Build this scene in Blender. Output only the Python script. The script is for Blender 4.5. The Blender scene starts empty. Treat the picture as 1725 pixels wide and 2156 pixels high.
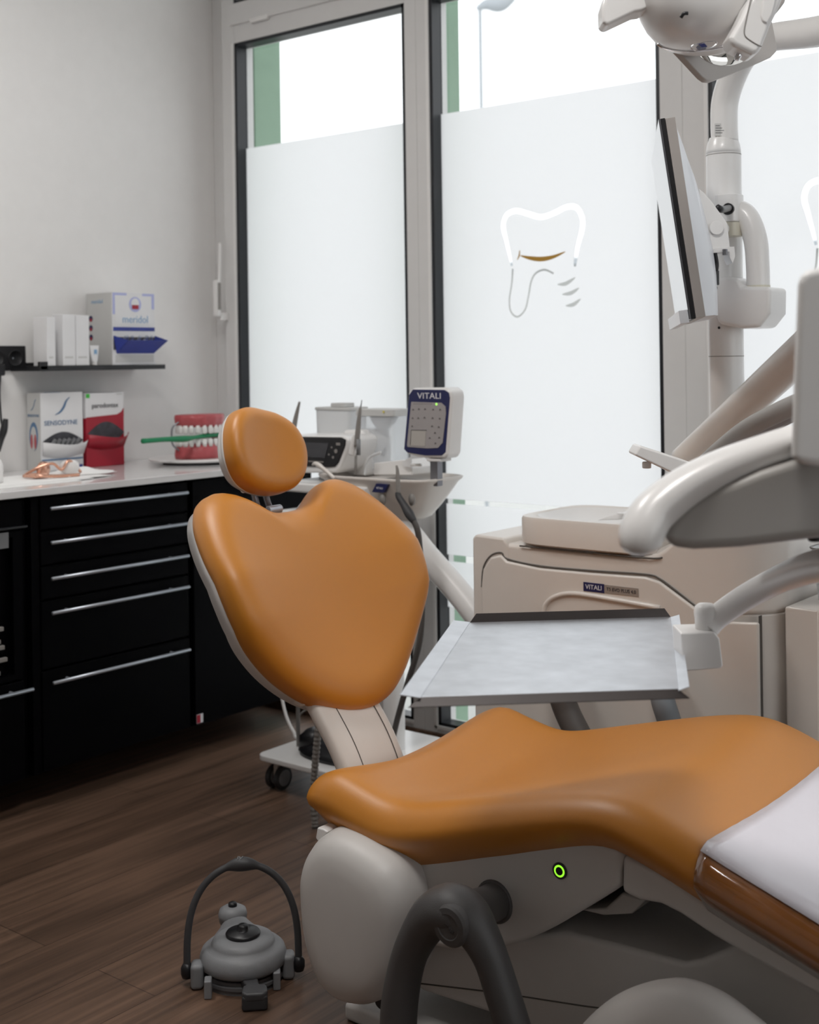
import bpy, bmesh, math, random
from mathutils import Vector, Matrix, Euler
random.seed(7)
SC = bpy.context.scene
COL = SC.collection

# ------------------------------------------------------------------ camera
FPX, CX, CY, ROLL, YAW, CAMH = 2680.0, 862.5, 760.0, 0.014, math.radians(38.6), 1.25
cam_d = bpy.data.cameras.new('camera'); cam = bpy.data.objects.new('camera', cam_d); COL.objects.link(cam)
cam.matrix_world = Matrix.Translation((0, 0, CAMH)) @ Matrix.Rotation(YAW, 4, 'Z') @ Matrix.Rotation(math.pi/2, 4, 'X') @ Matrix.Rotation(-ROLL, 4, 'Z')
cam_d.sensor_fit = 'VERTICAL'; cam_d.sensor_height = 36.0; cam_d.lens = FPX/2156*36
cam_d.shift_y = -(1078-CY)/2156
cam_d.dof.use_dof = True; cam_d.dof.focus_distance = 2.35; cam_d.dof.aperture_fstop = 5.0
cam_d.clip_start = 0.02; cam_d.clip_end = 200
SC.camera = cam
# ------------------------------------------------------------------ world, exposure
SC.view_settings.view_transform = 'Standard'; SC.view_settings.look = 'None'
SC.view_settings.exposure = 0.0; SC.view_settings.gamma = 1.0
SC.view_settings.use_curve_mapping = False
w = bpy.data.worlds.new('overcast'); SC.world = w; w.use_nodes = True
bg = w.node_tree.nodes['Background']; bg.inputs[0].default_value = (0.965, 0.98, 1.0, 1); bg.inputs[1].default_value = 1.8
SC.cycles.max_bounces = 10; SC.cycles.diffuse_bounces = 5; SC.cycles.transmission_bounces = 8
SC.cycles.transparent_max_bounces = 12; SC.cycles.use_denoising = True
def area(name, loc, rot, sx, sy, power, col=(1, 1, 1)):
    d = bpy.data.lights.new(name, 'AREA'); d.shape = 'RECTANGLE'; d.size = sx; d.size_y = sy; d.energy = power; d.color = col
    o = bpy.data.objects.new(name, d); COL.objects.link(o); o.location = loc; o.rotation_euler = rot
    return o
CEIL = 3.0
FILL_LAMPS = [(-2.5, 1.5), (-0.7, 0.9)]  # unseen ceiling lamps, added as fill for the dim interior
for (lx, ly), lw in zip(FILL_LAMPS, (20, 24)):
    area('fill_lamp_light', (lx, ly, CEIL-0.045), (0, 0, 0), 0.55, 0.55, lw, (1.0, 0.975, 0.95))

# ------------------------------------------------------------------ projection helpers (pixel + a known plane -> world point)
_F = (-math.sin(YAW), math.cos(YAW)); _R = (math.cos(YAW), math.sin(YAW)); _cr, _sr = math.cos(ROLL), math.sin(ROLL)
def ray(x, y):
    dx, dy = x-CX, y-CY
    u = (dx*_cr-dy*_sr)/FPX; v = (dx*_sr+dy*_cr)/FPX
    return (_F[0]+u*_R[0], _F[1]+u*_R[1], -v)
def at(x, y, X=None, Y=None, Z=None, D=None):
    d = ray(x, y)
    if X is not None: s = X/d[0]
    elif Y is not None: s = Y/d[1]
    elif Z is not None: s = (Z-CAMH)/d[2]
    else: s = D
    return Vector((s*d[0], s*d[1], CAMH+s*d[2]))
FV = Vector((_F[0], _F[1], 0)); RV = Vector((_R[0], _R[1], 0)); UV_ = Vector((0, 0, 1))

# ------------------------------------------------------------------ materials
def mat(name, col, rough=0.5, metal=0.0, spec=0.5, coat=0.0, emit=None, estr=0.0, trans=0.0, alpha=1.0, noise=0.0, nscale=20, bump=0.0, bscale=300):
    m = bpy.data.materials.new(name); m.use_nodes = True; nt = m.node_tree; b = nt.nodes['Principled BSDF']
    b.inputs['Base Color'].default_value = (*col, 1); b.inputs['Roughness'].default_value = rough; b.inputs['Metallic'].default_value = metal
    b.inputs['Specular IOR Level'].default_value = spec; b.inputs['Coat Weight'].default_value = coat
    b.inputs['Transmission Weight'].default_value = trans; b.inputs['Alpha'].default_value = alpha
    if emit: b.inputs['Emission Color'].default_value = (*emit, 1); b.inputs['Emission Strength'].default_value = estr
    tc = nt.nodes.new('ShaderNodeTexCoord')
    n = nt.nodes.new('ShaderNodeTexNoise'); n.inputs['Scale'].default_value = nscale; n.inputs['Detail'].default_value = 4
    nt.links.new(tc.outputs['Object'], n.inputs['Vector'])
    mx = nt.nodes.new('ShaderNodeMix'); mx.data_type = 'RGBA'; k = noise if noise else 0.03
    mx.inputs[6].default_value = (*[c*(1-k) for c in col], 1); mx.inputs[7].default_value = (*[min(1, c*(1+k)) for c in col], 1)
    nt.links.new(n.outputs['Fac'], mx.inputs[0]); nt.links.new(mx.outputs[2], b.inputs['Base Color'])
    if bump:
        n2 = nt.nodes.new('ShaderNodeTexNoise'); n2.inputs['Scale'].default_value = bscale; nt.links.new(tc.outputs['Object'], n2.inputs['Vector'])
        bp = nt.nodes.new('ShaderNodeBump'); bp.inputs['Strength'].default_value = bump; bp.inputs['Distance'].default_value = 0.002
        nt.links.new(n2.outputs['Fac'], bp.inputs['Height']); nt.links.new(bp.outputs['Normal'], b.inputs['Normal'])
    return m
M = {}
M['wall'] = mat('wall_paint', (0.80, 0.79, 0.78), 0.8, bump=0.05)
M['wall_back'] = mat('wall_paint_warm', (0.48, 0.45, 0.42), 0.8)
M['ceil'] = mat('ceiling_paint', (0.75, 0.74, 0.72), 0.9)
M['frame'] = mat('window_frame_plastic', (0.68, 0.675, 0.67), 0.45)
M['gasket'] = mat('black_gasket', (0.006, 0.008, 0.012), 0.4)
M['cream'] = mat('cream_plastic', (0.70, 0.655, 0.61), 0.3, coat=0.15)
M['white'] = mat('white_plastic', (0.78, 0.77, 0.76), 0.3, coat=0.15)
M['shell'] = mat('grey_white_shell', (0.56, 0.54, 0.52), 0.45)
M['leather'] = mat('orange_upholstery', (0.54, 0.195, 0.005), 0.46, spec=0.8, coat=0.30, bump=0.12, bscale=900, noise=0.04, nscale=6)
M['leather'].node_tree.nodes['Principled BSDF'].inputs['Coat Roughness'].default_value = 0.42
M['black'] = mat('black_plastic', (0.008, 0.008, 0.010), 0.4)
M['cab'] = mat('black_cabinet_lacquer', (0.0006, 0.0006, 0.0012), 0.5, spec=0.06)
M['rubber'] = mat('dark_rubber', (0.03, 0.03, 0.032), 0.6)
M['dgrey'] = mat('dark_grey_plastic', (0.065, 0.062, 0.062), 0.5, bump=0.15, bscale=500)
M['mgrey'] = mat('mid_grey_plastic', (0.21, 0.215, 0.225), 0.5, bump=0.1, bscale=500)
M['hose'] = mat('grey_hose', (0.26, 0.245, 0.23), 0.5)
M['steel'] = mat('brushed_steel', (0.72, 0.74, 0.78), 0.42, metal=1.0, noise=0.18, nscale=26)
M['steel_refl'] = mat('steel_dark_reflection', (0.05, 0.042, 0.04), 0.4, metal=0.4)  # dark reflection put into the colour of the near and far tray rims
M['alu'] = mat('aluminium', (0.50, 0.54, 0.60), 0.35, metal=0.6)
M['chrome'] = mat('chrome', (0.8, 0.8, 0.82), 0.06, metal=1.0)
M['mirror'] = mat('lamp_mirror', (0.75, 0.72, 0.68), 0.03, metal=1.0)
M['lampgrey'] = mat('lamp_frame_grey', (0.42, 0.39, 0.37), 0.4)
M['counter'] = mat('white_worktop', (0.72, 0.71, 0.71), 0.12, coat=0.2)
M['paper'] = mat('white_paper', (0.85, 0.85, 0.84), 0.8)
M['card'] = mat('white_card', (0.75, 0.75, 0.76), 0.6)
M['cardside'] = mat('grey_card', (0.56, 0.56, 0.55), 0.6)
M['navy'] = mat('navy_print', (0.012, 0.016, 0.085), 0.4)
M['blue'] = mat('blue_print', (0.03, 0.05, 0.30), 0.4, noise=0.5, nscale=9)
M['lblue'] = mat('light_blue_print', (0.20, 0.36, 0.55), 0.5)
M['lilac'] = mat('lilac_print', (0.42, 0.45, 0.72), 0.5)
M['steelblue'] = mat('steel_blue_print', (0.09, 0.18, 0.32), 0.5)
M['red'] = mat('red_print', (0.36, 0.012, 0.03), 0.45)
M['dkprint'] = mat('dark_print', (0.05, 0.05, 0.06), 0.5)
M['silver'] = mat('silver_print', (0.30, 0.26, 0.23), 0.4)
M['lprint'] = mat('light_print', (0.75, 0.75, 0.78), 0.5)
M['dark_in'] = mat('dark_box_interior', (0.055, 0.055, 0.065), 0.7, noise=0.7, nscale=40)
M['greencap'] = mat('green_print', (0.06, 0.5, 0.06), 0.5)
M['toothbrush'] = mat('green_toothbrush', (0.0, 0.20, 0.075), 0.35)
M['gum'] = mat('pink_gum', (0.45, 0.085, 0.095), 0.35, noise=0.2, nscale=50)
M['tooth'] = mat('ivory_teeth', (0.78, 0.77, 0.75), 0.25)
M['gold'] = mat('rose_gold', (0.75, 0.42, 0.30), 0.2, metal=0.7)
M['mustard'] = mat('mustard_film', (0.48, 0.27, 0.035), 0.5)
M['greenwall'] = mat('green_render', (0.27, 0.40, 0.30), 0.9, noise=0.08)
M['paving'] = mat('pale_paving', (0.52, 0.52, 0.50), 0.9, noise=0.1)
M['facade'] = mat('pale_facade', (0.40, 0.40, 0.39), 0.9)
M['lamppost'] = mat('lamp_post_grey', (0.42, 0.45, 0.48), 0.7)
M['screen'] = mat('display_glass', (0.035, 0.035, 0.042), 0.15)
M['panelface'] = mat('keypad_grey', (0.36, 0.34, 0.34), 0.5)
M['lcd'] = mat('lcd_grey', (0.46, 0.44, 0.41), 0.35)
M['led'] = mat('green_led', (0.1, 0.8, 0.1), 0.4, emit=(0.33, 0.95, 0.03), estr=1.2)
M['ledy'] = mat('yellow_green_led', (0.3, 0.8, 0.1), 0.4, emit=(0.4, 0.9, 0.15), estr=1.0)
M['yellow'] = mat('yellow_print', (0.7, 0.6, 0.1), 0.5)
M['fillon'] = mat('fill_diffuser', (0.9, 0.9, 0.9), 0.5, emit=(1, 0.95, 0.9), estr=1.5)  # glow of the added ceiling lamps
M['orangeglow'] = mat('amber_lamp_lens', (0.75, 0.28, 0.02), 0.3)
M['seam'] = mat('dark_seam', (0.10, 0.09, 0.08), 0.7)
M['ivory'] = mat('ivory_collar', (0.66, 0.63, 0.53), 0.4)
M['nickel'] = mat('dull_metal', (0.25, 0.25, 0.27), 0.35, metal=0.9)

def simple_mix(name, col, rough, tfac, tcol=(1, 1, 1)):      # thin clear plastic / glass: transparent + glossy
    m = bpy.data.materials.new(name); m.use_nodes = True; nt = m.node_tree; nt.nodes.clear()
    out = nt.nodes.new('ShaderNodeOutputMaterial'); tr = nt.nodes.new('ShaderNodeBsdfTransparent'); tr.inputs[0].default_value = (*tcol, 1)
    g = nt.nodes.new('ShaderNodeBsdfPrincipled'); g.inputs['Base Color'].default_value = (*col, 1); g.inputs['Roughness'].default_value = rough
    mx = nt.nodes.new('ShaderNodeMixShader'); mx.inputs[0].default_value = tfac
    nt.links.new(tr.outputs[0], mx.inputs[1]); nt.links.new(g.outputs[0], mx.inputs[2]); nt.links.new(mx.outputs[0], out.inputs[0])
    return m
def glassy(name, rough=0.02, fres=1.45, tcol=(0.97, 0.98, 0.98), mult=1.0):
    m = bpy.data.materials.new(name); m.use_nodes = True; nt = m.node_tree; nt.nodes.clear()
    out = nt.nodes.new('ShaderNodeOutputMaterial'); tr = nt.nodes.new('ShaderNodeBsdfTransparent'); tr.inputs[0].default_value = (*tcol, 1)
    g = nt.nodes.new('ShaderNodeBsdfGlossy'); g.inputs['Roughness'].default_value = rough
    fr = nt.nodes.new('ShaderNodeFresnel'); ge = nt.nodes.new('ShaderNodeNewGeometry')
    mr = nt.nodes.new('ShaderNodeMapRange'); mr.inputs[3].default_value = fres; mr.inputs[4].default_value = 1/fres      # same reflection from either side of the pane
    nt.links.new(ge.outputs['Backfacing'], mr.inputs[0]); nt.links.new(mr.outputs[0], fr.inputs[0])
    mu = nt.nodes.new('ShaderNodeMath'); mu.operation = 'MULTIPLY'; mu.use_clamp = True; mu.inputs[1].default_value = mult
    mx = nt.nodes.new('ShaderNodeMixShader'); nt.links.new(fr.outputs[0], mu.inputs[0]); nt.links.new(mu.outputs[0], mx.inputs[0])
    nt.links.new(tr.outputs[0], mx.inputs[1]); nt.links.new(g.outputs[0], mx.inputs[2]); nt.links.new(mx.outputs[0], out.inputs[0])
    return m
M['glass'] = glassy('window_glass')
M['clearplastic'] = simple_mix('clear_tank_plastic', (0.70, 0.73, 0.77), 0.15, 0.42)
M['vinylwhite'] = mat('white_vinyl', (0.80, 0.76, 0.82), 0.22, coat=0.4)
M['screenwhite'] = mat('glossy_monitor_glass', (0.10, 0.10, 0.11), 0.05, coat=0.5)
M['backwhite'] = mat('cool_white_plastic', (0.74, 0.76, 0.80), 0.35)
M['tableshade'] = mat('table_shade_grey', (0.36, 0.345, 0.325), 0.45)  # shade under the rim put into a darker grey of the white plastic
M['rubberlite'] = mat('charcoal_plastic', (0.045, 0.045, 0.048), 0.5)
M['hosedark'] = mat('dark_hose', (0.10, 0.093, 0.088), 0.5)
M['tubeblue'] = mat('blue_grey_tube', (0.17, 0.19, 0.21), 0.5)
M['symgrey'] = mat('symbol_grey', (0.13, 0.12, 0.12), 0.5)
M['mgrey2'] = mat('deep_grey_plastic', (0.12, 0.12, 0.125), 0.5)
M['milky'] = simple_mix('milky_tank_plastic', (0.74, 0.75, 0.76), 0.35, 0.72)
M['wrap'] = glassy('clear_vinyl_wrap', 0.08, 1.5, (0.93, 0.90, 0.88), 1.6)
def film_mat():
    m = bpy.data.materials.new('frosted_film'); m.use_nodes = True; nt = m.node_tree; nt.nodes.clear()
    out = nt.nodes.new('ShaderNodeOutputMaterial'); tl = nt.nodes.new('ShaderNodeBsdfTranslucent'); tl.inputs[0].default_value = (0.96, 0.96, 0.965, 1)
    df = nt.nodes.new('ShaderNodeBsdfDiffuse'); df.inputs[0].default_value = (0.8, 0.8, 0.82, 1)
    mx = nt.nodes.new('ShaderNodeMixShader'); mx.inputs[0].default_value = 0.12
    nt.links.new(tl.outputs[0], mx.inputs[1]); nt.links.new(df.outputs[0], mx.inputs[2]); nt.links.new(mx.outputs[0], out.inputs[0])
    return m
M['film'] = film_mat()
def wood_mat():
    m = bpy.data.materials.new('wood_plank_vinyl'); m.use_nodes = True; nt = m.node_tree; b = nt.nodes['Principled BSDF']; L = nt.links
    tc = nt.nodes.new('ShaderNodeTexCoord'); mp = nt.nodes.new('ShaderNodeMapping'); mp.inputs['Rotation'].default_value = (0, 0, math.radians(90))
    L.new(tc.outputs['Object'], mp.inputs['Vector'])
    br = nt.nodes.new('ShaderNodeTexBrick'); br.inputs['Scale'].default_value = 1.0; br.inputs['Brick Width'].default_value = 1.2; br.inputs['Row Height'].default_value = 0.18
    br.inputs['Mortar Size'].default_value = 0.0012; br.offset = 0.37
    br.inputs['Color1'].default_value = (0.096, 0.056, 0.037, 1); br.inputs['Color2'].default_value = (0.130, 0.078, 0.052, 1); br.inputs['Mortar'].default_value = (0.05, 0.028, 0.018, 1)
    L.new(mp.outputs[0], br.inputs['Vector'])
    m2 = nt.nodes.new('ShaderNodeMapping'); m2.inputs['Scale'].default_value = (55, 2.2, 1); L.new(tc.outputs['Object'], m2.inputs['Vector'])
    n = nt.nodes.new('ShaderNodeTexNoise'); n.inputs['Scale'].default_value = 1.0; n.inputs['Detail'].default_value = 6; n.inputs['Distortion'].default_value = 0.5; L.new(m2.outputs[0], n.inputs['Vector'])
    m3 = nt.nodes.new('ShaderNodeMapping'); m3.inputs['Scale'].default_value = (9, 1.6, 1); L.new(tc.outputs['Object'], m3.inputs['Vector'])
    n3 = nt.nodes.new('ShaderNodeTexNoise'); n3.inputs['Scale'].default_value = 1.0; n3.inputs['Detail'].default_value = 3; L.new(m3.outputs[0], n3.inputs['Vector'])
    r = nt.nodes.new('ShaderNodeMapRange'); r.inputs[1].default_value = 0.3; r.inputs[2].default_value = 0.7; r.inputs[3].default_value = 0.60; r.inputs[4].default_value = 1.30; L.new(n.outputs['Fac'], r.inputs[0])
    r3 = nt.nodes.new('ShaderNodeMapRange'); r3.inputs[1].default_value = 0.3; r3.inputs[2].default_value = 0.7; r3.inputs[3].default_value = 0.75; r3.inputs[4].default_value = 1.25; L.new(n3.outputs['Fac'], r3.inputs[0])
    mm = nt.nodes.new('ShaderNodeMath'); mm.operation = 'MULTIPLY'; L.new(r.outputs[0], mm.inputs[0]); L.new(r3.outputs[0], mm.inputs[1])
    vm = nt.nodes.new('ShaderNodeVectorMath'); vm.operation = 'SCALE'; L.new(br.outputs['Color'], vm.inputs[0]); L.new(mm.outputs[0], vm.inputs['Scale'])
    L.new(vm.outputs[0], b.inputs['Base Color']); b.inputs['Roughness'].default_value = 0.42; b.inputs['Specular IOR Level'].default_value = 0.35
    bp = nt.nodes.new('ShaderNodeBump'); bp.inputs['Strength'].default_value = 0.15; bp.inputs['Distance'].default_value = 0.002; L.new(n.outputs['Fac'], bp.inputs['Height']); L.new(bp.outputs[0], b.inputs['Normal'])
    return m
M['floor'] = wood_mat()

# ------------------------------------------------------------------ geometry helpers
def link(name, me, m=None, parent=None, smooth=False, bevel=0, seg=3, sub=0, ang=40):
    o = bpy.data.objects.new(name, me); COL.objects.link(o)
    if m is not None and not me.materials: me.materials.append(M[m] if isinstance(m, str) else m)
    if parent: o.parent = parent
    if bevel:
        b = o.modifiers.new('bevel', 'BEVEL'); b.width = bevel; b.segments = seg; b.limit_method = 'ANGLE'; b.angle_limit = math.radians(ang)
        b.harden_normals = False
    if sub:
        s = o.modifiers.new('sub', 'SUBSURF'); s.levels = sub; s.render_levels = sub
    if smooth or bevel or sub:
        for p in me.polygons: p.use_smooth = True
        if bevel and not sub:
            o.modifiers.new('wn', 'WEIGHTED_NORMAL')
    return o
def obj(name, bm, m=None, parent=None, **k):
    bmesh.ops.recalc_face_normals(bm, faces=bm.faces)
    me = bpy.data.meshes.new(name); bm.to_mesh(me); bm.free()
    return link(name, me, m, parent, **k)
def empty(name, loc=(0, 0, 0), label=None, cat=None, group=None):
    o = bpy.data.objects.new(name, None); COL.objects.link(o); o.location = loc; o.empty_display_size = 0.1
    if label: o['label'] = label
    if cat: o['category'] = cat
    if group: o['group'] = group
    return o
def tag(o, label, cat, group=None):
    o['label'] = label; o['category'] = cat
    if group: o['group'] = group
    return o
def struct(o): o['kind'] = 'structure'; return o
def unparent_inv(root):      # children were built in world space: keep them there
    bpy.context.view_layer.update()
    inv = root.matrix_world.inverted()
    for c in root.children:
        c.matrix_parent_inverse = inv
    return root
def box(bm, x0, x1, y0, y1, z0, z1, mx=None):
    vs = [bm.verts.new(Vector(p)) for p in ((x0, y0, z0), (x1, y0, z0), (x1, y1, z0), (x0, y1, z0), (x0, y0, z1), (x1, y0, z1), (x1, y1, z1), (x0, y1, z1))]
    if mx:
        for v in vs: v.co = mx @ v.co
    for f in ((0, 3, 2, 1), (4, 5, 6, 7), (0, 1, 5, 4), (1, 2, 6, 5), (2, 3, 7, 6), (3, 0, 4, 7)): bm.faces.new([vs[i] for i in f])
    return bm
def nb(): return bmesh.new()
def boxo(name, x0, x1, y0, y1, z0, z1, m, parent=None, mx=None, **k):
    return obj(name, box(nb(), x0, x1, y0, y1, z0, z1, mx), m, parent, **k)
def cat(pts, n=6, closed=False):           # Catmull-Rom through tuples of any length
    out = []; N = len(pts)
    rng = range(N if closed else N-1)
    for i in rng:
        p0 = pts[(i-1) % N] if (closed or i > 0) else pts[i]; p1 = pts[i]; p2 = pts[(i+1) % N]
        p3 = pts[(i+2) % N] if (closed or i+2 < N) else pts[(i+1) % N]
        for k in range(n):
            t = k/n
            out.append(tuple(0.5*((2*b)+(-a+c)*t+(2*a-5*b+4*c-d)*t*t+(-a+3*b-3*c+d)*t**3) for a, b, c, d in zip(p0, p1, p2, p3)))
    if not closed: out.append(tuple(pts[-1]))
    return out
def tube(bm, pts, r, seg=14, closed=False, sx=1.0, up=None, caps=True):
    pts = [Vector(p) for p in pts]; N = len(pts); rings = []
    rr = r if isinstance(r, (list, tuple)) else [r]*N
    nrm = None
    for i, p in enumerate(pts):
        if closed: t = (pts[(i+1) % N]-pts[i-1]).normalized()
        else: t = (pts[min(i+1, N-1)]-pts[max(i-1, 0)]).normalized()
        if nrm is None:
            nrm = Vector(up) if up else (Vector((0, 0, 1)) if abs(t.z) < 0.9 else Vector((1, 0, 0)))
        nrm = (nrm-t*nrm.dot(t)).normalized(); b = t.cross(nrm)
        rings.append([bm.verts.new(p+nrm*math.cos(a)*rr[i]+b*math.sin(a)*rr[i]*sx) for a in [2*math.pi*k/seg for k in range(seg)]])
    for i in range(N if closed else N-1):
        A, B = rings[i], rings[(i+1) % N]
        for k in range(seg): bm.faces.new((A[k], A[(k+1) % seg], B[(k+1) % seg], B[k]))
    if not closed and caps: bm.faces.new(rings[0][::-1]); bm.faces.new(rings[-1])
    return bm
def tubeo(name, pts, r, m, parent=None, n=6, closed=False, seg=14, sx=1.0, up=None):
    """pts: 3-tuples, or 4-tuples with a radius each"""
    pts = [tuple(p) for p in pts]
    if r is not None: pts = [p[:3]+(r,) for p in pts]
    c = cat(pts, n, closed) if n > 1 else pts
    return obj(name, tube(nb(), [p[:3] for p in c], [p[3] for p in c], seg, closed, sx, up), m, parent, smooth=True)
def cyl(bm, p0, p1, r0, r1=None, seg=28):
    r1 = r0 if r1 is None else r1
    return tube(bm, [p0, p1], [r0, r1], seg)
def cylo(name, p0, p1, r, m, parent=None, r1=None, bevel=0.002, seg=32, **k):
    return obj(name, cyl(nb(), p0, p1, r, r1, seg), m, parent, bevel=bevel, **k)
def prism(bm, poly, vec):
    """poly: list of 3D points (planar), extruded along vec"""
    vec = Vector(vec); a = [bm.verts.new(Vector(p)) for p in poly]; b = [bm.verts.new(Vector(p)+vec) for p in poly]; n = len(poly)
    bm.faces.new(a); bm.faces.new(b[::-1])
    for i in range(n): bm.faces.new((a[i], b[i], b[(i+1) % n], a[(i+1) % n]))
    return bm
def prismo(name, poly, vec, m, parent=None, **k): return obj(name, prism(nb(), poly, vec), m, parent, **k)
def rings_mesh(bm, rings, cap0=True, cap1=True):
    R = [[bm.verts.new(Vector(p)) for p in r] for r in rings]
    for A, B in zip(R, R[1:]):
        n = len(A)
        for k in range(n): bm.faces.new((A[k], A[(k+1) % n], B[(k+1) % n], B[k]))
    if cap0: bm.faces.new(R[0][::-1])
    if cap1: bm.faces.new(R[-1])
    return bm
def sell(cx, cy, z, rx, ry, e=2.5, n=36, mx=None):      # superellipse ring
    out = []
    for k in range(n):
        a = 2*math.pi*k/n; c, s = math.cos(a), math.sin(a)
        p = Vector((cx+rx*abs(c)**(2/e)*(1 if c >= 0 else -1), cy+ry*abs(s)**(2/e)*(1 if s >= 0 else -1), z))
        out.append(mx @ p if mx else p)
    return out
def lathe(bm, prof, org, seg=32, mx=None):
    """prof: (r, z) from one end to the other"""
    rings = []
    for r, z in prof:
        ring = []
        for k in range(seg):
            a = 2*math.pi*k/seg; p = Vector((max(r, 1e-4)*math.cos(a), max(r, 1e-4)*math.sin(a), z))
            ring.append((mx @ p if mx else p)+Vector(org))
        rings.append(ring)
    return rings_mesh(bm, rings)
def frame_mx(org, xa, ya):
    xa = Vector(xa).normalized(); za = xa.cross(Vector(ya)).normalized(); ya = za.cross(xa)
    m = Matrix((xa, ya, za)).transposed().to_4x4(); m.translation = Vector(org); return m
def text(name, s, size, org, xa, ya, m, parent, depth=0.0006, align='CENTER', sxs=1.0):
    cu = bpy.data.curves.new(name, 'FONT'); cu.body = s; cu.size = size; cu.align_x = align; cu.align_y = 'CENTER'; cu.extrude = depth/2; cu.resolution_u = 3
    tmp = bpy.data.objects.new(name, cu); COL.objects.link(tmp); dg = bpy.context.evaluated_depsgraph_get(); dg.update()
    me = bpy.data.meshes.new_from_object(tmp.evaluated_get(dg)); bpy.data.objects.remove(tmp)
    mx = frame_mx(org, xa, ya)
    me.transform(Matrix.Scale(sxs, 4, (1, 0, 0))); me.transform(mx); me.materials.clear()
    return link(name, me, m, parent)
def poly_fill(name, loops, org, xa, ya, m, parent, depth=0.001):
    """flat shape from 2D loops (first outer, others holes), given a small real thickness"""
    cu = bpy.data.curves.new(name, 'CURVE'); cu.dimensions = '2D'; cu.fill_mode = 'BOTH'; cu.extrude = depth/2
    for lp in loops:
        sp = cu.splines.new('POLY'); sp.points.add(len(lp)-1); sp.use_cyclic_u = True
        for i, q in enumerate(lp): sp.points[i].co = (q[0], q[1], 0, 1)
    tmp = bpy.data.objects.new(name, cu); COL.objects.link(tmp); dg = bpy.context.evaluated_depsgraph_get(); dg.update()
    me = bpy.data.meshes.new_from_object(tmp.evaluated_get(dg)); bpy.data.objects.remove(tmp)
    me.transform(frame_mx(org, xa, ya)); me.materials.clear()
    return link(name, me, m, parent)
def band(pts, w):           # closed loop polygon around an open polyline, w = half widths
    L, Rr = [], []
    ww = w if isinstance(w, (list, tuple)) else [w]*len(pts)
    for i, p in enumerate(pts):
        a = pts[max(i-1, 0)]; b = pts[min(i+1, len(pts)-1)]; dx, dy = b[0]-a[0], b[1]-a[1]; l = math.hypot(dx, dy) or 1
        L.append((p[0]-dy/l*ww[i], p[1]+dx/l*ww[i])); Rr.append((p[0]+dy/l*ww[i], p[1]-dx/l*ww[i]))
    return L+Rr[::-1]
def cushion(name, outl, c, fmap, m, parent, r=0.045, front=0.045, back=0.03, rb=0.02, surf=None, K=7, J=12, topflat=0.0):
    """outl: dense 2D outline; fmap(a, b, n) -> world; surf(a, b) -> extra normal offset"""
    bm = nb(); rings = []
    surf = surf or (lambda a, b: 0)
    def ring(d, n, scale=None):
        out = []
        for (a, b) in outl:
            da, db = a-c[0], b-c[1]; l = math.hypot(da, db)
            if scale is None: f = max(0.0, 1-d/l)
            else: f = max(0.0, 1-d/l)*scale
            A, B = c[0]+da*f, c[1]+db*f
            out.append(fmap(A, B, n+surf(A, B)))
        return out
    for s in (0.35, 0.7): rings.append(ring(rb, -back, s))
    for k in range(5):
        ph = math.pi/2*k/4; rings.append(ring(rb*(1-math.sin(ph)), -back+rb*(1-math.cos(ph))))
    for k in range(1, K+1):
        ph = math.pi/2*k/K; rings.append(ring(r*(1-math.cos(ph)), front*(math.sin(ph))))
    for j in range(1, J):
        rings.append(ring(r, front, 1-j/J))
    ctr_f = fmap(c[0], c[1], front+surf(*c)); ctr_b = fmap(c[0], c[1], -back+surf(*c))
    R = [[bm.verts.new(Vector(p)) for p in rg] for rg in rings]
    for A, B in zip(R, R[1:]):
        n = len(A)
        for k in range(n): bm.faces.new((A[k], A[(k+1) % n], B[(k+1) % n], B[k]))
    vb = bm.verts.new(Vector(ctr_b)); vf = bm.verts.new(Vector(ctr_f)); n = len(R[0])
    for k in range(n):
        bm.faces.new((R[0][(k+1) % n], R[0][k], vb)); bm.faces.new((R[-1][k], R[-1][(k+1) % n], vf))
    return obj(name, bm, m, parent, smooth=True)
def sub_mirror(half):       # half outline a>=0 from top centre to bottom centre -> full closed
    return half+[(-a, b) for a, b in half[-2:0:-1]]

# ================================================================== THE SETTING
WX, WY = -3.62, 3.30
def st(name, *a, **k): return struct(boxo(name, *a, **k))
st('floor', -3.8, 1.8, -2.2, 3.40, -0.1, 0.0, 'floor')
st('ceiling', -3.8, 1.8, -2.2, 3.5, CEIL, CEIL+0.1, 'ceil')
st('wall_left', WX-0.15, WX, -2.2, 3.5, 0.0, CEIL, 'wall')
st('wall_back', -3.8, 1.8, -2.3, -2.2, 0.0, CEIL, 'wall_back')
bm = nb()      # right wall; its unseen window opening is added to light the left wall
box(bm, 1.7, 1.8, -2.2, 3.5, 0.0, 0.9); box(bm, 1.7, 1.8, -2.2, 3.5, 2.5, CEIL); box(bm, 1.7, 1.8, -2.2, 0.2, 0.9, 2.5); box(bm, 1.7, 1.8, 2.9, 3.5, 0.9, 2.5)
struct(obj('wall_right', bm, 'wall_back'))
wn = struct(empty('window_9', (1.72, 0.2, 0.9)))  # added window, out of view, for extra daylight
boxo('pane', 1.74, 1.745, 0.2, 2.9, 0.9, 2.5, 'glass', wn); boxo('sash', 1.72, 1.77, 1.52, 1.58, 0.9, 2.5, 'frame', wn); unparent_inv(wn)
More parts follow.
